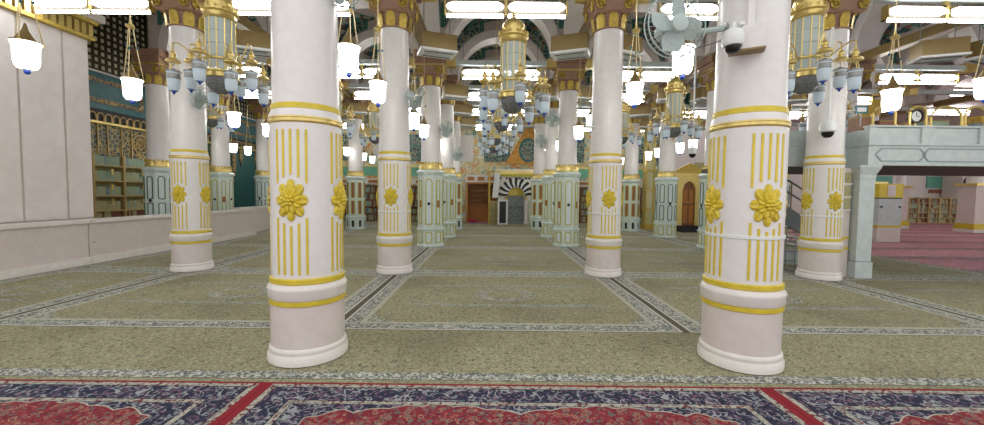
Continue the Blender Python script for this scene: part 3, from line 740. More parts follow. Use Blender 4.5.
# ================================================================== chandeliers
def chandelier():
    t = thing('chandelier', 'x', 'chandelier')
    MB().tube([(0, 0, 1.52), (0, 0, 5.55)], 0.012, 6).build('stem', 'ivory', t)
    MB().lathe([(0.155, 1.235), (0.172, 1.28), (0.176, 1.33), (0.16, 1.385), (0.115, 1.435), (0.055, 1.475), (0.022, 1.50), (0.034, 1.52), (0.012, 1.545), (0.02, 1.565), (0, 1.60)], 24).build('onion_dome', 'gold', t)
    cr = MB().lathe([(0.195, 1.08), (0.215, 1.10), (0.205, 1.13), (0.205, 1.16), (0.235, 1.18), (0.235, 1.20), (0.17, 1.205), (0.165, 1.24)], 32).build('crown', 'gold', t)
    ml = MB().box(-0.026, 0.026, -0.012, 0.012, 0, 0.04).box(-0.012, 0.012, -0.012, 0.012, 0.04, 0.052).mesh('merlon', 'gold', 0)
    for k in range(16): link('merlon', ml, cr, (0.222 * math.sin(k * PI / 8), -0.222 * math.cos(k * PI / 8), 1.20), k * PI / 8)
    n = 12; r = 0.178
    pane = MB().box(-0.043, 0.043, -0.004, 0.004, 0, 0.172).mesh('pane', 'lglass', 0)
    for k in range(n):
        a = (k + 0.5) * 2 * PI / n
        for q in range(4): link('pane', pane, t, (r * math.sin(a), -r * math.cos(a), 0.365 + q * 0.18), a)
    mu = MB().tube([(0, 0, 0.35), (0, 0, 1.09)], 0.009, 6).mesh('mullion', 'gold', 60)
    for k in range(n):
        a = k * 2 * PI / n; link('mullion', mu, t, (0.186 * math.sin(a), -0.186 * math.cos(a), 0))
    MB().lathe([(0.03, 0.36), (0.03, 1.08)], 10).build('lamp_core', 'cupglass', t)
    MB().lathe([(0.185, 0.245), (0.22, 0.255), (0.225, 0.31), (0.205, 0.335), (0.205, 0.355), (0.185, 0.36)], 32).build('gold_band', 'gold', t)
    MB().lathe([(0, 0.03), (0.06, 0.035), (0.13, 0.075), (0.185, 0.15), (0.205, 0.22), (0.20, 0.25)], 18).build('crystal_bowl', 'bowl', t, ang=10)
    MB().lathe([(0, -0.04), (0.018, -0.03), (0.025, -0.01), (0.012, 0.01), (0.03, 0.035)], 12).build('finial', 'gold', t)
    MB().lathe([(0.20, 0.50), (0.207, 0.505), (0.207, 0.525), (0.20, 0.53)], 32).build('arm_ring', 'gold', t)
    cap = MB().lathe([(0.085, 0.385), (0.09, 0.40), (0.06, 0.43), (0.03, 0.44), (0.028, 0.47), (0.04, 0.475), (0.042, 0.50), (0.02, 0.53), (0.012, 0.56), (0, 0.60)], 14).mesh('lantern_cap', 'gold', 40)
    glass = MB().lathe([(0.0, -0.01), (0.04, -0.005), (0.066, 0.03), (0.074, 0.09), (0.076, 0.20), (0.082, 0.25)], 14).mesh('lantern_glass', 'cupglass', 40)
    tip = MB().lathe([(0, -0.05), (0.013, -0.04), (0.018, -0.02), (0.034, -0.008), (0.05, 0.002)], 10).mesh('tip', 'blue', 40)
    rim = MB().lathe([(0.080, 0.16), (0.083, 0.165), (0.083, 0.175), (0.078, 0.18), (0.080, 0.245), (0.09, 0.25), (0.09, 0.265), (0.05, 0.275), (0.02, 0.30)], 14).mesh('rim', 'steel', 40)
    wires = MB()
    for k in range(3):
        a = k * 2 * PI / 3; wires.tube([(0.07 * math.sin(a), 0.07 * math.cos(a), 0.26), (0.03 * math.sin(a), 0.03 * math.cos(a), 0.42)], 0.005, 4)
    wires.lathe([(0, 0.33), (0.018, 0.345), (0, 0.36)], 6)
    wire = wires.mesh('hanging_wires', 'gold', 60)
    for k in range(8):
        a = k * PI / 4 + 0.2; ro = 0.44 if k % 2 == 0 else 0.55; zo = 0.10 if k % 2 == 0 else -0.02
        arm = MB().tube([(0, -0.20, 0.515), (0, -0.28, 0.50), (0, -0.36, 0.58 + zo), (0, -ro + 0.05, 0.66 + zo), (0, -ro, 0.64 + zo), (0, -ro, 0.56 + zo)], 0.010, 6).build('arm', 'gold', t, rz=a)
        L = link('lantern', glass, t, (ro * math.sin(a), -ro * math.cos(a), zo), a)
        for nm, me in (('lantern_cap', cap), ('tip', tip), ('rim', rim), ('hanging_wires', wire)): link(nm, me, L)
    return t
CHD = chandelier()
cc = [((0.30, 6.2, 2.81), 'gilded lantern chandelier hung over the central aisle, foremost before the mihrab'),
      ((-3.97, 5.85, 2.97), 'gilded lantern chandelier close to the striped column by the low partition'),
      ((4.50, 5.80, 3.05), 'gilded lantern chandelier partly behind the column with boxed dome camera'),
      ((0.22, 10.0, 3.12), 'second gilded chandelier of the central aisle, behind the foremost one'),
      ((4.42, 9.75, 2.98), 'gilded chandelier hung in front of the gilded wooden door'),
      ((-8.2, 11.6, 3.40), 'gilded chandelier hanging behind the partition near the teal calligraphy screen'),
      ((0.10, 13.5, 3.20), 'third gilded chandelier of the central aisle'),
      ((4.42, 13.6, 3.3), 'gilded chandelier behind the one before the wooden door'),
      ((-4.0, 13.5, 3.2), 'gilded chandelier hanging in front of the brown bookshelves'),
      ((0.05, 16.2, 3.22), 'last gilded chandelier of the central aisle, nearest the mihrab'),
      ((-4.0, 10.0, 3.05), 'gilded chandelier between the rosette column and the strapped column line'),
      ((8.5, 10.1, 3.3), 'gilded chandelier hanging above the raised grey platform'),
      ((-8.0, 16.2, 3.2), 'gilded chandelier deep in the aisle along the teal calligraphy screen')]
for k, (p, lb) in enumerate(cc):
    if k == 0: CHD.location = p; CHD['label'] = lb
    else: clone(CHD, p, R.uniform(-0.4, 0.4), lb)

# ================================================================== air outlets
def air_box(mir):
    t = thing('air_outlet', 'bronze air outlet box with white slotted grille slung between columns', 'air outlet', (0, 0, 0), 0, 'bronze air outlet boxes')
    MB().box(-0.40, 0.40, 0.0, 0.46, 0.05, 0.40).build('casing', 'bronze', t, ang=0)
    tr = MB().prism([(-0.43, 0.05), (0.43, 0.05), (0.41, 0.0), (-0.41, 0.0)], -0.03, 0.49).build('tray', 'whitepl', t, ang=0)
    MB().box(-0.33, 0.33, 0.08, 0.12, -0.006, 0.0).build('slot', 'dark', tr, ang=0)
    MB().box(-0.33, 0.33, 0.38, 0.42, -0.006, 0.0).build('slot', 'dark', tr, ang=0)
    for k in range(4): MB().box(-0.30, 0.30, 0.16 + k * 0.055, 0.18 + k * 0.055, -0.008, 0.0).build('louvre', 'deckm', tr, ang=0)
    for q in (-0.3, 0.3): MB().tube([(q, 0.3, 0.29), (q, 0.3, 3.2)], 0.010, 6).build('hanger_rod', 'steel', t)
    return t
AB = air_box(0); first = True
for j, y in enumerate(YR[1:5]):
    for i in range(1, 6):
        for s in (-1, 1):
            if i == 1 and s < 0: continue
            if i == 2 and s < 0 and j == 0: continue
            p = (XL[i] + s * 0.66, y + 1.0, 4.75)
            lb = 'bronze air outlet by %s, %s red carpets, %s side' % (LINE[i], NTH[j], 'partition' if s < 0 else 'platform')
            if first: AB['label'] = lb; AB.location = p; AB.rotation_euler = (0, 0, s * 0.35); first = False
            else: clone(AB, p, s * 0.35, lb)

# ================================================================== fans
def wall_fan(label, loc, yaw, tilt=0.0, arm=(0, 0.5, 0), rad=0.255):
    t = thing('bracket_fan', label, 'fan', loc)
    Q = Matrix.Rotation(yaw, 4, 'Z') @ Matrix.Rotation(tilt, 4, 'X')
    m = MB()
    for y, rr_ in ((-0.04, 1.0), (0.03, 1.0)):
        m.tube([(rad * rr_ * math.cos(a), y, rad * rr_ * math.sin(a)) for a in [k * 2 * PI / 36 for k in range(36)]], 0.006, 5, Q, True)
    for rr_, y in ((0.72, -0.072), (0.45, -0.084)):
        m.tube([(rad * rr_ * math.cos(a), y, rad * rr_ * math.sin(a)) for a in [k * 2 * PI / 30 for k in range(30)]], 0.0025, 4, Q, True)
    for k in range(36):
        a = k * 2 * PI / 36; c, s = math.cos(a), math.sin(a)
        m.tube([(0.08 * c, -0.085, 0.08 * s), (0.2 * c, -0.07, 0.2 * s), (rad * c, -0.04, rad * s)], 0.0017, 3, Q)
        m.tube([(rad * c, -0.04, rad * s), (rad * c, 0.03, rad * s), (0.1 * c, 0.07, 0.1 * s)], 0.0017, 3, Q)
    m.build('guard', 'fan', t)
    vs, fs = [], []
    for i in range(7):
        r = 0.05 + 0.18 * i / 6; wd = 0.035 + 0.055 * math.sin(PI * (0.15 + 0.7 * i / 6))
        vs += [(-wd, -0.02 , r), (-wd * 0.2, 0.0, r + 0.012), (wd, 0.045, r)]
    for i in range(6):
        for k in range(2): fs.append((i * 3 + k, i * 3 + k + 1, i * 3 + k + 4, i * 3 + k + 3))
    for k in range(4):
        MB().add(vs, fs, Q @ Matrix.Translation((0, -0.03, 0)) @ Matrix.Rotation(k * PI / 2 + 0.15, 4, 'Y')).build('blade', 'fan', t, ang=60)
    MB().lathe([(0, 0.10), (0.05, 0.098), (0.075, 0.09), (0.078, 0.075), (0.05, 0.06), (0.05, -0.02)], 24, Q @ Matrix.Rotation(PI / 2, 4, 'X')).build('hub', 'fan', t)
    MB().lathe([(0.085, -0.08), (0.09, -0.12), (0.08, -0.2), (0.04, -0.23), (0, -0.235)], 20, Q @ Matrix.Rotation(PI / 2, 4, 'X')).build('motor', 'fan', t)
    b = Q @ Vector((0, 0.15, 0)); e = Vector(arm)
    MB().tube([b, (b + e) / 2 + Vector((0, 0, -0.02)), e], 0.028, 8).build('bracket', 'fan', t)
    MB().lathe([(0.05, -0.02), (0.05, 0.02)], 12, Matrix.Translation(e) @ Matrix.Rotation(PI / 2, 4, 'Y')).build('mount_plate', 'steel', t)
    MB().tube([b + Vector((0, 0, -0.05)), (b + e) / 2 + Vector((0.02, 0.02, -0.16)), e + Vector((0, 0, -0.1)), e + Vector((0, 0, -0.02))], 0.007, 5).build('cable', 'steel', t)
    return t
wall_fan('grey-green caged wall fan facing the red carpet, beside the boxed dome camera', (1.62, 3.62, 3.12), 0.15, 0.03, (0.54, 0.14, 0.04), 0.275)
wall_fan('grey-green caged wall fan high on the column without camera, cable looped around it', (-1.42, 3.72, 3.58), -0.25, 0.3, (-0.15, 0.14, -0.05))
wall_fan('grey-green wall fan seen edge-on at the strapped column by the green clad line', (-1.50, 7.85, 3.44), 1.7, 0.45, (-0.22, 0.06, 0.0), 0.24)
wall_fan('grey-green wall fan seen edge-on on the column beside the partition', (-5.62, 7.72, 3.40), 1.7, 0.5, (-0.27, 0.12, 0.0), 0.24)
wall_fan('small wall fan on the first green clad column by the alcove line', (-1.38, 11.85, 3.50), 1.0, 0.2, (-0.20, 0.1, 0.0), 0.24)
wall_fan('small wall fan on the green clad column of the mihrab line', (1.82, 12.2, 3.9), -0.6, 0.2, (0.22, 0.1, 0.0), 0.24)
wall_fan('small wall fan on the second clad column by the alcove line', (-1.25, 14.3, 3.0), 1.0, 0.2, (-0.18, 0.05, 0.0), 0.24)
wall_fan('small wall fan on the second clad column of the mihrab line', (1.80, 14.7, 3.55), -0.7, 0.2, (0.19, 0.1, 0.0), 0.24)
cb = tag(MB().tube([(PA[0] + 0.296 * math.sin(a), PA[1] - 0.296 * math.cos(a), 3.46 + 0.03 * math.sin(a * 4)) for a in [-1.2 + 0.16 * k for k in range(18)]], 0.009, 5).build('cable', 'steel', None), 'grey cable wrapped round the shaft below the high wall fan', 'cable')

# ================================================================== cameras
def dome_cam(label, loc, s=1.0, pole=0.5):
    t = thing('dome_camera', label, 'camera', loc)
    MB().lathe([(0.075 * s, -0.02), (0.085 * s, 0.0), (0.085 * s, 0.07 * s), (0.07 * s, 0.11 * s), (0.03 * s, 0.125 * s), (0, 0.126 * s)], 20).build('housing', 'whitepl', t)
    MB().lathe([(0, -0.085 * s), (0.035 * s, -0.078 * s), (0.058 * s, -0.05 * s), (0.066 * s, -0.012)], 18).build('lens_dome', 'black', t)
    MB().tube([(0, 0, 0.12 * s), (0, 0, 0.12 * s + pole)], 0.016 * s, 8).build('conduit', 'whitepl', t)
    return t
dc = dome_cam('white dome camera hung from a pale bracket box on the fan column', (2.03, 3.42, 2.89), 1.0, 0.06)
bx = thing('bracket_box', 'pale bracket box on the fan column that holds the dome camera', 'bracket', (2.20, 3.50, 2.93))
MB().box(-0.13, 0.13, -0.05, 0.08, -0.06, 0.14, RZ(-0.5)).build('box_body', 'white', bx, ang=0)
MB().box(-0.135, 0.135, -0.055, 0.08, -0.075, -0.06, RZ(-0.5)).build('base_plate', 'bronze', bx, ang=0)
MB().box(-0.12, -0.08, -0.16, -0.04, 0.10, 0.125, RZ(-0.2)).build('arm', 'whitepl', bx, ang=0)
MB().box(0.0, 0.05, 0.0, 0.05, 0.14, 0.9, RZ(-0.5)).build('conduit', 'white', bx, ang=0)
dome_cam('white dome camera hung on a conduit in front of the platform-side column', (6.20, 7.38, 2.82), 1.5, 1.7)
dome_cam('small white dome camera hung before the gilded wooden door', (5.93, 11.80, 2.85), 1.5, 4.6)
bc = thing('bullet_camera', 'small bullet camera on a thin arm at the strapped column shaft', 'camera', (1.86, 7.72, 2.92))
MB().tube([(0.12, 0.05, 0), (-0.10, -0.05, -0.02)], 0.028, 10).build('camera_body', 'whitepl', bc)
MB().tube([(-0.10, -0.05, -0.02), (-0.115, -0.057, -0.022)], 0.022, 10).build('lens', 'black', bc)
MB().tube([(0.06, 0.02, 0.01), (0.10, 0.08, 0.05), (0.12, 0.14, 0.05)], 0.012, 6).build('arm', 'black', bc)

# ================================================================== raised platform with stair
dk = thing('raised_platform', 'raised grey-blue marble platform on a square post with panelled parapet', 'platform', (0, 0, 0))
PX0, PX1, PY0, PY1 = 7.30, 16.0, 7.72, 11.2
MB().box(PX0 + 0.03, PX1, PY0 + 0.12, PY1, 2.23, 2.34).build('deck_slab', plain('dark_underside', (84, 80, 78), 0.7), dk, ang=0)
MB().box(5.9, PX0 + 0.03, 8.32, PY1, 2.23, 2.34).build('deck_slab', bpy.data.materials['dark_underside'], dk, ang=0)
MB().box(PX0, PX1, PY0, PY0 + 0.12, 2.23, 2.62).build('fascia', 'deckm', dk, ang=0)
MB().box(PX0, PX0 + 0.12, PY0 + 0.12, 8.3, 2.23, 2.62).build('fascia', 'deckm', dk, ang=0)
MB().box(5.9, PX0, 8.2, 8.32, 2.23, 2.62).build('fascia', 'deckm', dk, ang=0)
MB().box(PX0 - 0.03, PX1, PY0 - 0.035, PY0 + 0.12, 2.615, 2.645).build('ledge', 'deckm', dk, ang=0)
MB().box(PX0 - 0.03, PX0 + 0.12, PY0 + 0.12, 8.3, 2.615, 2.645).build('ledge', 'deckm', dk, ang=0)
for a, b in ((PX0 + 0.05, 8.30), (8.52, 9.42), (9.66, 11.2), (11.4, 13.2), (13.4, 15.9)):
    MB().box(a, b, PY0 + 0.02, PY0 + 0.11, 2.645, 2.96).build('parapet_panel', 'deckm', dk, ang=0)
for a in (8.30, 9.42, 11.2, 13.2):
    MB().box(a, a + 0.23, PY0 - 0.02, PY0 + 0.13, 2.645, 2.97).build('parapet_post', 'deckm', dk, ang=0)
MB().box(PX0, PX0 + 0.12, PY0, PY0 + 0.12, 2.645, 2.97).build('parapet_post', 'deckm', dk, ang=0)
MB().box(PX0 + 0.02, PX0 + 0.10, PY0 + 0.12, 8.3, 2.645, 2.93).build('parapet_panel', 'deckm', dk, ang=0)
MB().box(5.9, PX0, 8.22, 8.31, 2.645, 2.96).build('parapet_panel', 'deckm', dk, ang=0)
MB().box(PX0 - 0.01, PX1, PY0 - 0.02, PY0 + 0.14, 2.965, 3.0).build('parapet_cap', 'deckm', dk, ang=0)
# long hexagon mouldings with interlaced lozenge
def hexa(x0, x1, z0, z1, c): return [(x0 + c, z0), (x1 - c, z0), (x1, (z0 + z1) / 2), (x1 - c, z1), (x0 + c, z1), (x0, (z0 + z1) / 2)]
dkg = marble('darker_grey_marble', (150, 164, 164), (136, 150, 150))
for x0, x1 in ((7.42, 8.42), (8.34, 10.6), (10.52, 12.8), (12.7, 15.2)):
    MB().frame(hexa(x0, x1, 2.30, 2.57, 0.12), hexa(x0 + 0.03, x1 - 0.03, 2.325, 2.545, 0.11), PY0 - 0.012, PY0 + 0.01).build('moulding', dkg, dk, ang=0)
# post
def post(x, y, nm='post'):
    p = MB().box(-0.15, 0.15, -0.15, 0.15, 0.34, 1.95).build(nm, 'deckm', dk, (x, y, 0), ang=0)
    MB().box(-0.17, 0.17, -0.17, 0.17, 0, 0.32).build('post_base', 'deckm', p, ang=0)
    MB().box(-0.16, 0.16, -0.16, 0.16, 0.322, 0.34).build('post_ring', dkg, p, ang=0)
    MB().lathe([(0.215, 1.95), (0.225, 1.99), (0.225, 2.05), (0.30, 2.19), (0.30, 2.228)], 4, rot=PI / 4).build('post_cap', 'deckm', p, ang=0)
post(7.36, 7.92); post(15.4, 7.92)
# brass rails on the platform
def hoop(x, y, wd, h, label, grp):
    pts = [(-wd, 0, 0), (-wd, 0, h - wd * 0.7)] + [(-wd * math.cos(a), 0, h - wd * 0.7 + wd * 0.7 * math.sin(a)) for a in [k * PI / 8 for k in range(1, 8)]] + [(wd, 0, h - wd * 0.7), (wd, 0, 0)]
    t = thing('brass_hoop_rail', label, 'rail', (x, y, 3.0), 0, grp)
    MB().tube(pts, 0.022, 8).build('hoop', 'gold', t)
    for s in (-1, 1): MB().lathe([(0.04, 0), (0.04, 0.02), (0.025, 0.03)], 10, Matrix.Translation((s * wd, 0, 0))).build('foot', 'gold', t)
for x, wd in ((7.62, 0.22), (8.28, 0.16), (8.83, 0.30), (9.40, 0.20), (9.98, 0.30), (10.6, 0.2)):
    hoop(x, 7.78, wd, 0.38, 'arched brass hoop rail on the parapet of the raised platform', 'brass hoops on the platform parapet')
ck = thing('round_clock', 'round white wall clock with dark rim between brass hoops on the platform', 'clock', (8.30, 7.86, 3.20))
MB().prism([(0.102 * math.cos(k * PI / 12), 0.102 * math.sin(k * PI / 12)) for k in range(24)], -0.03, 0.02).build('dial', 'whitepl', ck, ang=0)
MB().frame([(0.135 * math.cos(a), 0.135 * math.sin(a)) for a in [k * PI / 16 for k in range(32)]], [(0.10 * math.cos(a), 0.10 * math.sin(a)) for a in [k * PI / 16 for k in range(32)]], -0.04, 0.03).build('rim', 'black', ck, ang=0)
MB().box(-0.005, 0.005, -0.036, -0.031, 0, 0.075).build('hand', 'black', ck, ang=0)
MB().box(0, 0.055, -0.036, -0.031, -0.005, 0.005).build('hand', 'black', ck, ang=0)
MB().box(-0.02, 0.02, -0.02, 0.02, -0.20, -0.13).build('stand', 'gold', ck, ang=0)
for k, (x, wd, h, m, lb) in enumerate([(7.50, 0.12, 0.24, 'wood', 'brown wooden box standing at the corner of the raised platform'), (7.95, 0.20, 0.16, 'rust', 'rust coloured crate on the platform behind a brass hoop'), (9.85, 0.2, 0.14, 'book_b', 'grey-blue case on the platform beside the clock hoops'), (8.9, 0.25, 0.18, 'book_g', 'low grey-green cabinet top on the platform behind the wide hoop')]):
    b = thing('storage_box', lb, 'box', (x, 8.15, 2.34))
    MB().box(-wd, wd, -0.15, 0.15, 0, h + 0.62).build('box_body', m, b, ang=0)
    MB().box(-wd - 0.01, wd + 0.01, -0.16, 0.16, h + 0.62, h + 0.65).build('lid', 'bronze', b, ang=0)
sg = thing('hanging_sign', 'small blue and white sign on an arm beside the platform column', 'sign', (7.28, 7.9, 3.32))
MB().box(-0.12, 0.12, -0.01, 0.01, -0.06, 0.08).build('sign_plate', 'tealbead', sg, ang=0)
MB().box(-0.09, 0.09, -0.014, -0.009, -0.03, 0.05).build('sign_face', 'whitepl', sg, ang=0)
MB().tube([(-0.5, 0.02, -0.02), (-0.12, 0, 0)], 0.012, 6).build('arm', 'whitepl', sg)
MB().tube([(0, 0.005, -0.32), (0, 0.005, -0.05)], 0.01, 6).build('stem', 'steel', sg)
# stair
st = thing('staircase', 'grey metal staircase with solid flank and pierced lower grille under the platform', 'staircase', (0, 0, 0))
for k in range(8):
    MB().box(5.7 + 0.28 * k, 5.98 + 0.28 * k, 9.3, 10.1, 2.06 - 0.235 * k - 0.05 - 0.235, 2.06 - 0.235 * k - 0.235).build('tread', 'steel', st, ang=0)
MB().prism([(5.55, 1.75), (5.55, 2.20), (7.95, 0.72), (7.95, 0.30)], 9.20, 9.26).build('flank_panel', plain('grey_flank', (120, 128, 128), 0.5), st, ang=0)
for dz in (0.35, 0.62):
    MB().tube([(5.5, 9.23, 2.2 + dz), (7.95, 9.23, 0.72 + dz)], 0.02, 6).build('hand_rail', 'steel', st)
for k in range(6):
    x = 5.6 + k * 0.46; z = 2.17 - (x - 5.55) * 0.6167
    MB().tube([(x, 9.23, z), (x, 9.23, z + 0.62)], 0.014, 6).build('baluster', 'bronze', st)
g = MB()
for k in range(11):
    x = 5.6 + k * 0.22; zt = 1.70 - (x - 5.55) * 0.6
    if zt > 0.2: g.tube([(x, 9.24, 0.0), (x, 9.24, zt)], 0.012, 5)
for k in range(7):
    z = 0.1 + k * 0.22; xe = 5.6 + (1.70 - z) / 0.6
    if xe > 5.7: g.tube([(5.6, 9.24, z), (xe, 9.24, z)], 0.01, 5)
g.build('grille', 'steel', st)
MB().box(5.58, 7.9, 9.28, 9.31, 0, 0.35).build('kick_panel', 'deckm', st, ang=0)

# ================================================================== chamber screen behind the partition
cs = thing('chamber_screen', 'tall teal and gold ornamental screen wall rising behind the low partition', 'screen', (-11.74, 0, 0))
SY0, SY1 = 9.1, 22.4
def sbox(nm, y0, y1, z0, z1, x0, x1, m, par=None): return MB().box(x0, x1, y0, y1, z0, z1).build(nm, m, par or cs, ang=0)
sbox('star_panel', SY0, 14.2, 0.0, 3.56, 0.0, 0.06, 'star')
sbox('tile_panel', 14.2, SY1, 0.0, 3.56, 0.0, 0.05, plain('dark_teal_tile', (34, 92, 92), 0.4, 0, 0.3, 14, 0.4))
sbox('gold_bar', SY0, SY1, 3.54, 3.60, 0.0, 0.22, 'gold')
sbox('arcade_back', SY0, SY1, 3.60, 3.98, 0.0, 0.05, 'dark')
am = MB().frame([(-0.115, 0), (0.115, 0)] + arc(0, 0.17, 0.115, 0, PI, 8), [(-0.085, 0.0), (0.085, 0.0)] + arc(0, 0.17, 0.085, 0, PI, 8), 0, 0.05, RZ(PI / 2)).mesh('small_arch', 'tanwood', 0)
k = 0
while SY0 + 0.12 + k * 0.24 < SY1 - 0.1:
    link('small_arch', am, cs, (0.09, SY0 + 0.12 + k * 0.24, 3.60)); k += 1
sbox('enamel_panel', SY0, SY1, 3.98, 5.04, 0.0, 0.08, 'tealpanel')
for y0 in [9.2, 13.9, 17.3]:
    y1 = min(y0 + (4.1 if y0 < 10 else 3.2), SY1)
    o = [(y0, 4.16), (y1, 4.16), (y1, 4.88), (y0, 4.88)]; i_ = [(y0 + 0.13, 4.29), (y1 - 0.13, 4.29), (y1 - 0.13, 4.75), (y0 + 0.13, 4.75)]
    MB().frame(o, i_, -0.10, -0.07, RZ(PI / 2)).build('calligraphy_border', 'calli', cs, ang=0)
sbox('white_line', SY0, SY1, 5.04, 5.09, 0.0, 0.13, 'rail')
sbox('lattice_back', SY0, SY1, 5.09, 8.6, -0.0, 0.02, plain('lattice_pale', (214, 208, 180), 0.7, 0, 0.1))
lt = MB()
yy = SY0
while yy < SY1: lt.box(0.021, 0.040, yy, yy + 0.08, 5.09, 8.6); yy += 0.20
zz = 5.09
while zz < 8.6: lt.box(0.021, 0.045, SY0, SY1, zz, zz + 0.08); zz += 0.20
lt.build('lattice', plain('dark_bronze_lattice', (66, 58, 36), 0.5, 0.3), cs, ang=0, kind='stuff')
for y, w2 in ((11.75, 0.025), (12.05, 0.02), (12.5, 0.02), (12.85, 0.03), (10.9, 0.03), (13.5, 0.03)):
    sbox('upright_bar', y - w2 * 0.6, y + w2 * 0.6, 2.4, 3.54, 0.05, 0.09, 'tanwood')
# star roundel
def disc(r0, r1, n=24): return [(r1 * math.cos(k * 2 * PI / n), r1 * math.sin(k * 2 * PI / n)) for k in range(n)], [(r0 * math.cos(k * 2 * PI / n), r0 * math.sin(k * 2 * PI / n)) for k in range(n)]
for y in (13.15, 11.2):
    rd = MB()
    for r0, r1 in ((0.27, 0.30), (0.15, 0.175)): rd.frame(*disc(r0, r1), -0.02, 0.0, Matrix.Translation((0.08, y, 3.10)) @ Matrix.Rotation(PI / 2, 4, 'Z'))
    for k in range(12):
        a = k * PI / 6; rd.tube([(0.09, y + 0.05 * math.cos(a), 3.10 + 0.05 * math.sin(a)), (0.09, y + 0.28 * math.cos(a + 0.3), 3.10 + 0.28 * math.sin(a + 0.3))], 0.012, 4)
    rd.build('star_roundel', 'tanwood', cs, ang=0)
# hanging gilded pendants on the tile panel
pd = [(16.1, 0.9), (16.5, 1.35), (16.95, 0.95), (17.4, 0.6), (17.9, 1.5), (18.4, 0.8), (19.6, 0.9), (20.2, 1.2), (20.8, 0.7), (15.7, 0.7)]
for y, L in pd:
    MB().prism([(y - 0.12, 3.52), (y + 0.12, 3.52), (y + 0.13, 3.52 - L * 0.55), (y + 0.06, 3.52 - L * 0.75), (y, 3.52 - L), (y - 0.06, 3.52 - L * 0.75), (y - 0.13, 3.52 - L * 0.55)][::-1], -0.10, -0.055, RZ(PI / 2)).build('pendant', 'calli', cs, ang=0)

# bookcase on the screen
bk = thing('bookcase', 'pale brass open bookcase with green books behind the low partition', 'bookcase', (-11.66, 0, 0))
B0, B1, BM = 10.4, 13.34, 12.3
MB().box(0, 0.012, B0, B1, 0.0, 2.52).build('back_board', 'shelfback', bk, ang=0)
SH = [0.74, 0.96, 1.40, 1.85, 2.30]
for z in SH: MB().box(0.0, 0.235, B0, B1, z - 0.02, z + 0.02).build('shelf', 'tanwood', bk, ang=0)
for y in (B0, 11.35, BM, B1): MB().box(0.012, 0.25, y - 0.03, y + 0.03, 0.0, 2.60).build('upright', 'tanwood', bk, ang=0)
MB().box(0.012, 0.24, B0, B1, 0.0, 0.10).build('plinth', 'tanwood', bk, ang=0)
for y in (11.9, 12.95, 10.9):
    for z in SH[:4]: MB().box(0.236, 0.25, y - 0.035, y + 0.035, z + 0.2, z + 0.36 if z > 0.8 else z + 0.2001).build('shelf_tag', 'gold', bk, ang=0) if z > 0.8 else None
bm = {c: [MB().box(0, 0.15, 0, t, 0, h).box(0.15, 0.153, t * 0.15, t * 0.85, h * 0.2, h * 0.3).mesh('book', 'book_' + c, 0) for t, h in ((0.052, 0.26), (0.064, 0.285), (0.075, 0.27))] for c in 'gobr'}
LB = {'g': 'green-spined book standing in the brass bookcase behind the partition', 'o': 'olive book standing in the brass bookcase behind the partition', 'b': 'blue-grey book standing in the brass bookcase behind the partition', 'r': 'brown book lying low in the brass bookcase behind the partition'}
TH = (0.052, 0.064, 0.075)
for z, pal in ((SH[1], 'oooog'), (SH[2], 'ggggob'), (SH[3], 'gggoo'), (SH[4], 'gggggb'), (SH[0], 'rro')):
    for ya, yb in ((11.40, BM - 0.035), (BM + 0.035, B1 - 0.035)):
        y = ya
        while True:
            k = R.randrange(3); c = R.choice(pal)
            if y + TH[k] > yb: break
            o = link('book', bm[c][k], None, (-11.66 + 0.03, y, z + 0.02))
            if z == SH[0]: o.scale = (1, 1, 0.62)
            tag(o, LB[c], 'book', {'g': 'green', 'o': 'olive', 'b': 'blue-grey', 'r': 'brown'}[c] + ' books of the brass bookcase')
            y += TH[k] + 0.004

# ================================================================== mihrab
mh = thing('mihrab', 'prayer niche with black and white striped arch and gilded half dome', 'mihrab', (1.27, 20.9, 0))
r, zs = 0.43, 1.50
inn = [(-r, 0.0)] + arc(0, zs, r, PI, 0, 16) + [(r, 0.0)]
m = MB(); N = len(inn); hw, zt = 0.95, 2.50
outp = [(-hw, 0.0)] + [(-hw + 2 * hw * k / (N - 3), zt) for k in range(N - 2)] + [(hw, 0.0)]
vs = [(x, y, z) for y in (0, 0.45) for x, z in inn] + [(x, y, z) for y in (0, 0.45) for x, z in outp]
fs = []
for k in range(N - 1):
    fs += [(k, k + 1, 2 * N + k + 1, 2 * N + k), (k, N + k, N + k + 1, k + 1), (2 * N + k, 2 * N + k + 1, 3 * N + k + 1, 3 * N + k)]
m.add(vs, fs).build('surround', 'rail', mh, ang=0)
MB().box(-r - 0.02, r + 0.02, 0.45, 0.5, 0, 2.2).build('niche_back', 'deckm', mh, ang=0)
MB().box(-r, r, 0.36, 0.44, 0.10, 1.50).build('marble_slab', marble('veined_grey_marble', (150, 158, 156), (90, 100, 100), 0.3, 9, 0.9), mh, ang=0)
MB().frame([(-0.33, 0.86), (0.33, 0.86), (0.33, 0.92), (-0.33, 0.92)], [(-0.31, 0.87), (0.31, 0.87), (0.31, 0.91), (-0.31, 0.91)], 0.34, 0.36).build('slab_moulding', 'dark', mh, ang=0)
MB().prism([(-r, 1.5)] + arc(0, 1.5, r, PI, 0, 14)[1:-1] + [(r, 1.5)], 0.30, 0.36).build('gilded_half_dome', plain('bright_gilding', (206, 186, 60), 0.35, 0.4, 0.15, 10), mh, ang=0)
for k in range(9):
    a = PI * (k + 0.5) / 9; MB().tube([(0.06 * math.cos(a), 0.29, 1.52 + 0.06 * math.sin(a)), (0.38 * math.cos(a), 0.29, 1.5 + 0.38 * math.sin(a))], 0.018, 5).build('gilded_ray', 'gold', mh)
nv = 17
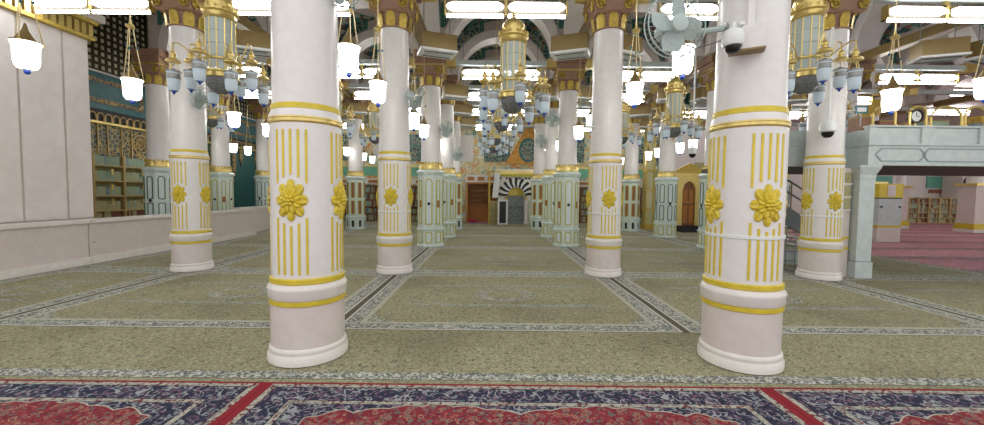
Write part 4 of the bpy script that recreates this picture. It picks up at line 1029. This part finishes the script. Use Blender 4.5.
for k in range(nv):
    a0, a1 = PI * k / nv, PI * (k + 1) / nv; am_ = (a0 + a1) / 2
    r0, r1, rm = r + 0.01, 0.93 if k % 2 == 0 else 0.86, 0.66
    d = 0.05
    P_ = lambda rr_, a: (rr_ * math.cos(a), zs + rr_ * math.sin(a))
    poly = [P_(r0, a0), P_(rm, a0 + d), P_(r1, a0), P_(r1 + 0.03, am_), P_(r1, a1), P_(rm, a1 + d), P_(r0, a1)]
    MB().prism(poly, -0.035 if k % 2 == 0 else -0.025, 0.0).build('voussoir', 'black' if k % 2 == 0 else 'whitepl', mh, ang=0)
for s in (-1, 1):
    c = MB().lathe([(0.065, 0.16), (0.06, 1.30)], 14).build('colonnette', 'rail', mh, (s * 0.52, -0.07, 0))
    MB().box(-0.08, 0.08, -0.08, 0.08, 0, 0.16).build('colonnette_base', 'rail', c, ang=0)
    MB().lathe([(0.06, 1.30), (0.075, 1.33), (0.07, 1.38), (0.10, 1.47)], 8).build('colonnette_capital', 'gold', c)
    MB().box(-0.14, 0.14, -0.04, 0, 0.12, 1.30).build('flank_panel', 'teal_m', mh, (s * 0.78, 0, 0), ang=0)
    MB().frame([(-0.12, 0.18), (0.12, 0.18), (0.12, 1.24), (-0.12, 1.24)], [(-0.09, 0.21), (0.09, 0.21), (0.09, 1.21), (-0.09, 1.21)], -0.06, -0.03).build('panel_frame', 'outline', mh, (s * 0.78, 0, 0), ang=0)
for k in range(11):
    MB().box(-0.05, 0.05, -0.03, 0, 2.36, 2.46).build('frieze_square', 'black' if k % 3 != 1 else 'whitepl', mh, (-0.85 + k * 0.17, 0, 0), ang=0)
MB().box(-1.05, 1.05, -0.1, 0.5, 2.50, 2.62).build('cornice', 'outline', mh, ang=0)
MB().box(-1.1, 1.1, -0.14, 0.5, 2.62, 2.80).build('gilded_frieze', 'gold', mh, ang=0)
MB().box(-1.12, 1.12, -0.16, 0.5, 2.80, 2.88).build('cornice', 'rail', mh, ang=0)
# flanking stands
bs = thing('notice_stand', 'white framed black notice stand beside the striped mihrab', 'stand', (0.55, 20.35, 0))
MB().box(-0.2, 0.2, -0.02, 0.03, 0.05, 1.22).build('black_panel', 'black', bs, ang=0)
MB().frame([(-0.26, 0), (0.26, 0), (0.26, 1.28), (-0.26, 1.28)], [(-0.17, 0.08), (0.17, 0.08), (0.17, 1.2), (-0.17, 1.2)], -0.05, 0.05).build('white_frame', 'whitepl', bs, ang=0)
wp = thing('marble_upright', 'white marble upright standing between the mihrab and the last clad column', 'stand', (2.25, 20.5, 0))
MB().box(-0.06, 0.06, -0.06, 0.06, 0.08, 1.25).build('upright_body', 'rail', wp, ang=0)
MB().box(-0.1, 0.1, -0.1, 0.1, 0, 0.08).build('upright_base', 'rail', wp, ang=0)
wb2 = thing('banner_stand', 'tall white banner on a gilded post leaning beside the mihrab', 'banner', (0.15, 20.7, 0))
MB().box(-0.05, 0.05, -0.05, 0.05, 0.0, 2.75).build('gilded_post', 'oldgold', wb2, (-0.3, 0, 0), ang=0)
MB().prism([(-0.16, 1.35), (0.16, 1.40), (0.26, 2.75), (-0.02, 2.75)], -0.03, 0.0).build('banner_sheet', 'whitepl', wb2, ang=0)
MB().box(-0.32, 0.3, -0.04, 0.04, 2.70, 2.76).build('cross_bar', 'oldgold', wb2, ang=0)
MB().box(-0.28, 0.2, -0.1, 0.1, 0.0, 1.2).build('shelf_body', 'shelfback', wb2, ang=0)
for z in (0.25, 0.55, 0.85, 1.15): MB().box(-0.28, 0.2, -0.12, 0.1, z, z + 0.03).build('shelf', 'tanwood', wb2, ang=0)

# ================================================================== back wall furnishings
def back_case(x, y, wd, h, label, body, books):
    t = thing('bookshelf', label, 'bookcase', (x, y, 0))
    MB().box(-wd, wd, 0.22, 0.26, 0, h).build('back_board', body, t, ang=0)
    for k in range(6): MB().box(-wd, wd, -0.02, 0.22, h * k / 5 * 0.96 + 0.02, h * k / 5 * 0.96 + 0.06).build('shelf', body, t, ang=0)
    n = max(2, int(wd * 2 / 0.8))
    for k in range(n + 1): MB().box(-0.03, 0.03, -0.03, 0.22, 0, h + 0.03).build('upright', body, t, (-wd + 2 * wd * k / n, 0, 0), ang=0)
    b = {c: MB() for c in books}
    for k in range(5):
        z = h * k / 5 * 0.96 + 0.06; xx = -wd + 0.05
        while xx < wd - 0.12:
            tt = R.uniform(0.05, 0.09); hh = h / 5 * R.uniform(0.6, 0.8)
            if R.random() < 0.85: b[R.choice(books)].box(xx, xx + tt, 0.02, 0.2, z, z + hh)
            xx += tt + 0.006
    for c, m in b.items():
        if m.v: m.build('book_row', 'book_' + c, t, ang=0, kind='stuff')
    return t
for k, (x, lab) in enumerate([(-8.6, 'brown wooden bookshelf at the far wall next to the teal screen'), (-6.6, 'brown wooden bookshelf at the far wall behind the rust-panelled column'), (-4.6, 'brown wooden bookshelf at the far wall with a pale cupboard before it'), (-2.9, 'narrow brown bookshelf at the far wall just beside the orange alcove')]):
    back_case(x, 22.0, 0.95 if k < 3 else 0.6, 2.0, lab, 'wood', 'robg')
for k, (x, lab) in enumerate([(3.9, 'brown bookshelf at the far wall beside the mihrab column line'), (5.9, 'brown bookshelf at the far wall behind the gilded glass post'), (7.9, 'brown bookshelf at the far wall behind the wooden door')]):
    back_case(x, 22.0, 0.95, 2.0, lab, 'wood', 'orbg')
cp = thing('cupboard', 'pale olive low cupboard standing before the brown bookshelves', 'cupboard', (-4.75, 20.6, 0))
MB().box(-0.4, 0.4, -0.25, 0.25, 0.06, 1.55).build('cupboard_body', 'shelfback', cp, ang=0)
for s in (-1, 1):
    d = MB().box(-0.185, 0.185, -0.28, -0.25, 0.10, 1.50).build('door', 'shelfback', cp, (s * 0.195, 0, 0), ang=0)
    MB().box(-0.012, 0.012, -0.30, -0.28, 0.75, 0.9).build('handle', 'gold', d, (-s * 0.14, 0, 0), ang=0)
MB().box(-0.42, 0.42, -0.27, 0.27, 1.55, 1.60).build('top', 'tanwood', cp, ang=0)
MB().box(-0.38, 0.38, -0.23, 0.23, 0, 0.06).build('plinth', 'dark', cp, ang=0)
# orange alcove
al = thing('wooden_alcove', 'orange wooden alcove with shelves and pink floor mat beside the mihrab', 'alcove', (-0.62, 21.7, 0))
MB().box(-0.72, 0.72, 0.5, 0.56, 0, 2.1).build('back_panel', 'orange', al, ang=0)
for s in (-1, 1): MB().box(-0.05, 0.05, -0.1, 0.5, 0, 2.1).build('side_panel', 'orange', al, (s * 0.75, 0, 0), ang=0)
for z in (1.15, 1.42, 1.68, 1.95): MB().box(-0.70, 0.70, 0.1, 0.5, z, z + 0.05).build('shelf', 'wood', al, ang=0)
MB().box(-0.8, 0.8, -0.1, 0.5, 2.1, 2.2).build('lintel', 'orange', al, ang=0)
for k, x in enumerate((-0.55, 0.0, 0.55)):
    MB().box(-0.24, 0.24, -0.13, -0.1, 2.25, 2.55).build('frieze_panel', 'rail', al, (x, 0, 0), ang=0)
    MB().box(-0.18, 0.18, -0.15, -0.13, 2.30, 2.50).build('frieze_inset', 'orange', al, (x, 0, 0), ang=0)
MB().box(-0.82, 0.82, -0.12, 0.5, 2.2, 2.62).build('frieze', 'rail', al, ang=0)
tag(MB().box(-0.68, 0.66, 0, 0.9, 0, 0.03).build('floor_mat', 'pinkmat', None, (-0.62, 21.05, 0), ang=0), 'pink floor mat laid in front of the orange alcove', 'mat')
cu = thing('cushion', 'crimson cushion lying on the pink mat at the alcove', 'cushion', (-1.05, 21.4, 0.03))
MB().lathe([(0.0, 0.0), (0.22, 0.02), (0.27, 0.09), (0.22, 0.16), (0, 0.19)], 16, sy=0.8).build('cushion_pad', 'redcloth', cu)
MB().lathe([(0.262, 0.08), (0.28, 0.09), (0.262, 0.10)], 16, sy=0.8).build('piping', 'rust', cu)
# wall bands
def wband(nm, x0, x1, z0, z1, d, m): return MB().box(x0, x1, 22.6 - d, 22.6, z0, z1).build(nm, m, wb, ang=0)
for x0, x1 in ((-11.7, -2.2), (3.0, 9.4)):
    wband('frieze_band', x0, x1, 2.08, 2.36, 0.06, 'rail')
    n = int((x1 - x0) / 0.9)
    for k in range(n): wband('frieze_inset', x0 + 0.15 + k * 0.9, x0 + 0.75 + k * 0.9, 2.14, 2.30, 0.08, 'orange')
    wband('green_band', x0, x1, 2.55, 3.05, 0.05, plain('mint_enamel', (120, 190, 160), 0.5, 0, 0.1))
    wband('gold_band', x0, x1, 3.05, 3.12, 0.09, 'gold')
# gable with teal medallion
gb = MB().prism([(0.7, 3.25), (3.4, 3.25), (2.05, 5.6)], 22.42, 22.6).build('gable_panel', plain('orange_gilding', (206, 150, 70), 0.5, 0.2, 0.3, 8), wb, ang=0)
ov, oi = [(2.0 + 0.52 * math.cos(a), 4.05 + 0.68 * math.sin(a)) for a in [k * PI / 16 for k in range(32)]], [(2.0 + 0.42 * math.cos(a), 4.05 + 0.56 * math.sin(a)) for a in [k * PI / 16 for k in range(32)]]
MB().frame(ov, oi, 22.36, 22.42).build('medallion_ring', 'tealpanel', wb, ang=0)
MB().prism(oi, 22.38, 22.42).build('medallion', 'mosaicteal', wb, ang=0)
for k in range(10):
    x = -11 + k * 2.1
    if 0.2 < x < 3.6: continue
    wband('wall_arch_panel', x, x + 1.5, 3.4, 4.9, 0.05, 'mosaicteal' if k % 2 else 'rail')

# gilded glass post and wooden door
gp = thing('gilded_post', 'tall gilded glass-panelled post standing between the clad columns', 'post', (7.35, 18.6, 0))
MB().box(-0.24, 0.24, -0.24, 0.24, 0, 0.25).build('post_base', 'oldgold', gp, ang=0)
MB().box(-0.17, 0.17, -0.17, 0.17, 0.25, 4.7).build('glass_panel', plain('olive_glass', (190, 186, 140), 0.2, 0.1, 0.1), gp, ang=0)
for a, b in ((-1, -1), (-1, 1), (1, -1), (1, 1)): MB().box(-0.03, 0.03, -0.03, 0.03, 0.25, 4.7).build('corner_bar', 'oldgold', gp, (a * 0.18, b * 0.18, 0), ang=0)
for z in (0.9, 1.8, 2.7, 3.6, 4.6): MB().box(-0.22, 0.22, -0.22, 0.22, z, z + 0.08).build('cross_band', 'oldgold', gp, ang=0)
gd = thing('gilded_doorway', 'arched brown wooden door in a gilded pedimented frame above dark steps', 'door', (8.88, 17.9, 0))
def pa(w2, z0, zs_, top): return [(-w2, z0), (w2, z0), (w2, zs_), (w2 * 0.75, zs_ + (top - zs_) * 0.6), (w2 * 0.4, zs_ + (top - zs_) * 0.88), (0, top), (-w2 * 0.4, zs_ + (top - zs_) * 0.88), (-w2 * 0.75, zs_ + (top - zs_) * 0.6), (-w2, zs_)]
MB().frame([(-0.55, 0.25), (0.55, 0.25), (0.55, 1.9), (0.55, 2.45), (0.3, 2.45), (0, 2.45), (-0.3, 2.45), (-0.55, 2.45), (-0.55, 1.9)], pa(0.29, 0.25, 1.85, 2.25), -0.06, 0.2).build('door_frame', 'gold', gd, ang=0)
dd = MB().prism(pa(0.29, 0.25, 1.85, 2.25), 0.02, 0.08).build('door_leaf', 'wood', gd, ang=0)
for s in (-1, 1):
    MB().box(-0.095, 0.095, 0.0, 0.02, 0.35, 1.15).build('door_panel', 'orange', dd, (s * 0.14, 0, 0), ang=0)
    MB().box(-0.095, 0.095, 0.0, 0.02, 1.25, 1.85).build('door_panel', 'orange', dd, (s * 0.14, 0, 0), ang=0)
    MB().lathe([(0.02, 0), (0.025, 0.02), (0, 0.04)], 8, Matrix.Translation((s * 0.05, 0.02, 1.3)) @ Matrix.Rotation(PI / 2, 4, 'X')).build('knob', 'gold', dd)
    MB().box(-0.06, 0.06, -0.10, 0.2, 0.25, 2.45).build('pilaster', 'oldgold', gd, (s * 0.60, 0, 0), ang=0)
MB().box(-0.72, 0.72, -0.14, 0.2, 2.45, 2.60).build('entablature', 'gold', gd, ang=0)
MB().prism([(-0.75, 2.60), (0.75, 2.60), (0.4, 2.85), (0, 3.05), (-0.4, 2.85)], -0.12, 0.2).build('pediment', 'oldgold', gd, ang=0)
MB().box(-0.6, 0.6, -0.45, 0.2, 0.12, 0.25).build('step', 'dark', gd, ang=0)
MB().box(-0.6, 0.6, -0.8, 0.2, 0.0, 0.12).build('step', 'dark', gd, ang=0)

# ================================================================== far hall furnishing
p = onz(889, 242)
ac = thing('clad_pier_box', 'square pier clad in grey marble with gold top panel on the pink carpet', 'pier', (p.x, p.y + 0.45, 0))
for nm, z0, z1, e, m_ in (('base', 0, 0.52, 0.0, 'pink'), ('gold_band', 0.52, 0.60, 0.02, 'paintgold'), ('marble_panel', 0.60, 1.56, 0.0, 'deckm'), ('dark_line', 1.56, 1.60, 0.0, 'dark'), ('gold_panel', 1.60, 2.10, 0.01, 'paintgold')):
    MB().box(-0.42 - e, 0.42 + e, -0.42 - e, 0.42 + e, z0, z1).build(nm, m_, ac, ang=0)
MB().box(-0.14, 0.14, -0.445, -0.42, 1.64, 2.06).build('pale_inset', 'pink', ac, ang=0)
for s in (-1, 1): MB().box(-0.03, 0.03, -0.46, -0.42, 1.24, 1.30).build('bracket', 'black', ac, (s * 0.33, 0, 0), ang=0)
a, b = onz(912, 223.5), onz(965, 223.5)
n = 3
for k in range(n):
    x = a.x + (b.x - a.x) * (k + 0.5) / n
    back_case(x, a.y + 0.3, (b.x - a.x) / n / 2 - 0.02, 1.62, ['brass-coloured low bookshelf in the far pink hall beside the gold-banded pier', 'brass-coloured low bookshelf in the far pink hall between two like it', 'brass-coloured low bookshelf in the far pink hall beneath the ring clock'][k], 'tanwood', 'rog')
wh = bpy.data.objects['wall_far_hall']
for x in (14.5, 18.6, 22.6, 26.8, 31.0, 35.0):
    MB().box(x - 0.9, x + 0.9, 27.42, 27.5, 2.3, 3.1).build('green_panel', plain('sea_green_panel', (110, 180, 160), 0.5, 0, 0.1) if 'sea_green_panel' not in bpy.data.materials else bpy.data.materials['sea_green_panel'], wh, ang=0)
    MB().box(x - 0.7, x + 0.7, 27.42, 27.5, 1.95, 2.2).build('red_panel', 'rust', wh, ang=0)
    MB().box(x - 0.5, x + 0.5, 27.42, 27.5, 3.2, 3.9).build('dark_panel', 'book_o', wh, ang=0)
q = ony(974, 183, 26.0)
rc = thing('ring_clock', 'large white clock with thick black ring hung on the far hall pier', 'clock', (q.x, 26.2, q.z))
MB().prism(disc(0.3, 0.42)[1], -0.03, 0.0).build('dial', 'whitepl', rc, ang=0)
MB().frame(*disc(0.30, 0.45), -0.06, 0.02).build('ring', 'black', rc, ang=0)
MB().box(-0.015, 0.015, -0.05, -0.035, 0, 0.24).build('hand', 'black', rc, ang=0)
MB().box(0.0, 0.18, -0.05, -0.035, -0.015, 0.015).build('hand', 'black', rc, ang=0)
MB().box(-0.5, 0.5, 0.02, 1.2, -q.z, 5.4 - q.z).build('backing_pier', 'rail', rc, ang=0)
for x, y, lb in ((10.7, 12.15, 'pale clad column rising behind the raised platform parapet'), (10.7, 14.85, 'pale clad column behind another one beyond the platform'), (10.7, 17.65, 'pale clad column at the edge of the pink hall, near the wooden door')):
    clad_column(x, y, lb, 'blue')
MB().box(19.1, 44, 7, 27.8, 6.6, 6.8).build('ceiling_hall', 'rosew', kind='structure', ang=0)
for x in (20.5, 25, 30):
    for y in (10, 14, 18, 22): clone(TL, (x, y, 6.36), None, 'twin white tube light under the ceiling of the far pink hall', 'tube lights of the far hall')
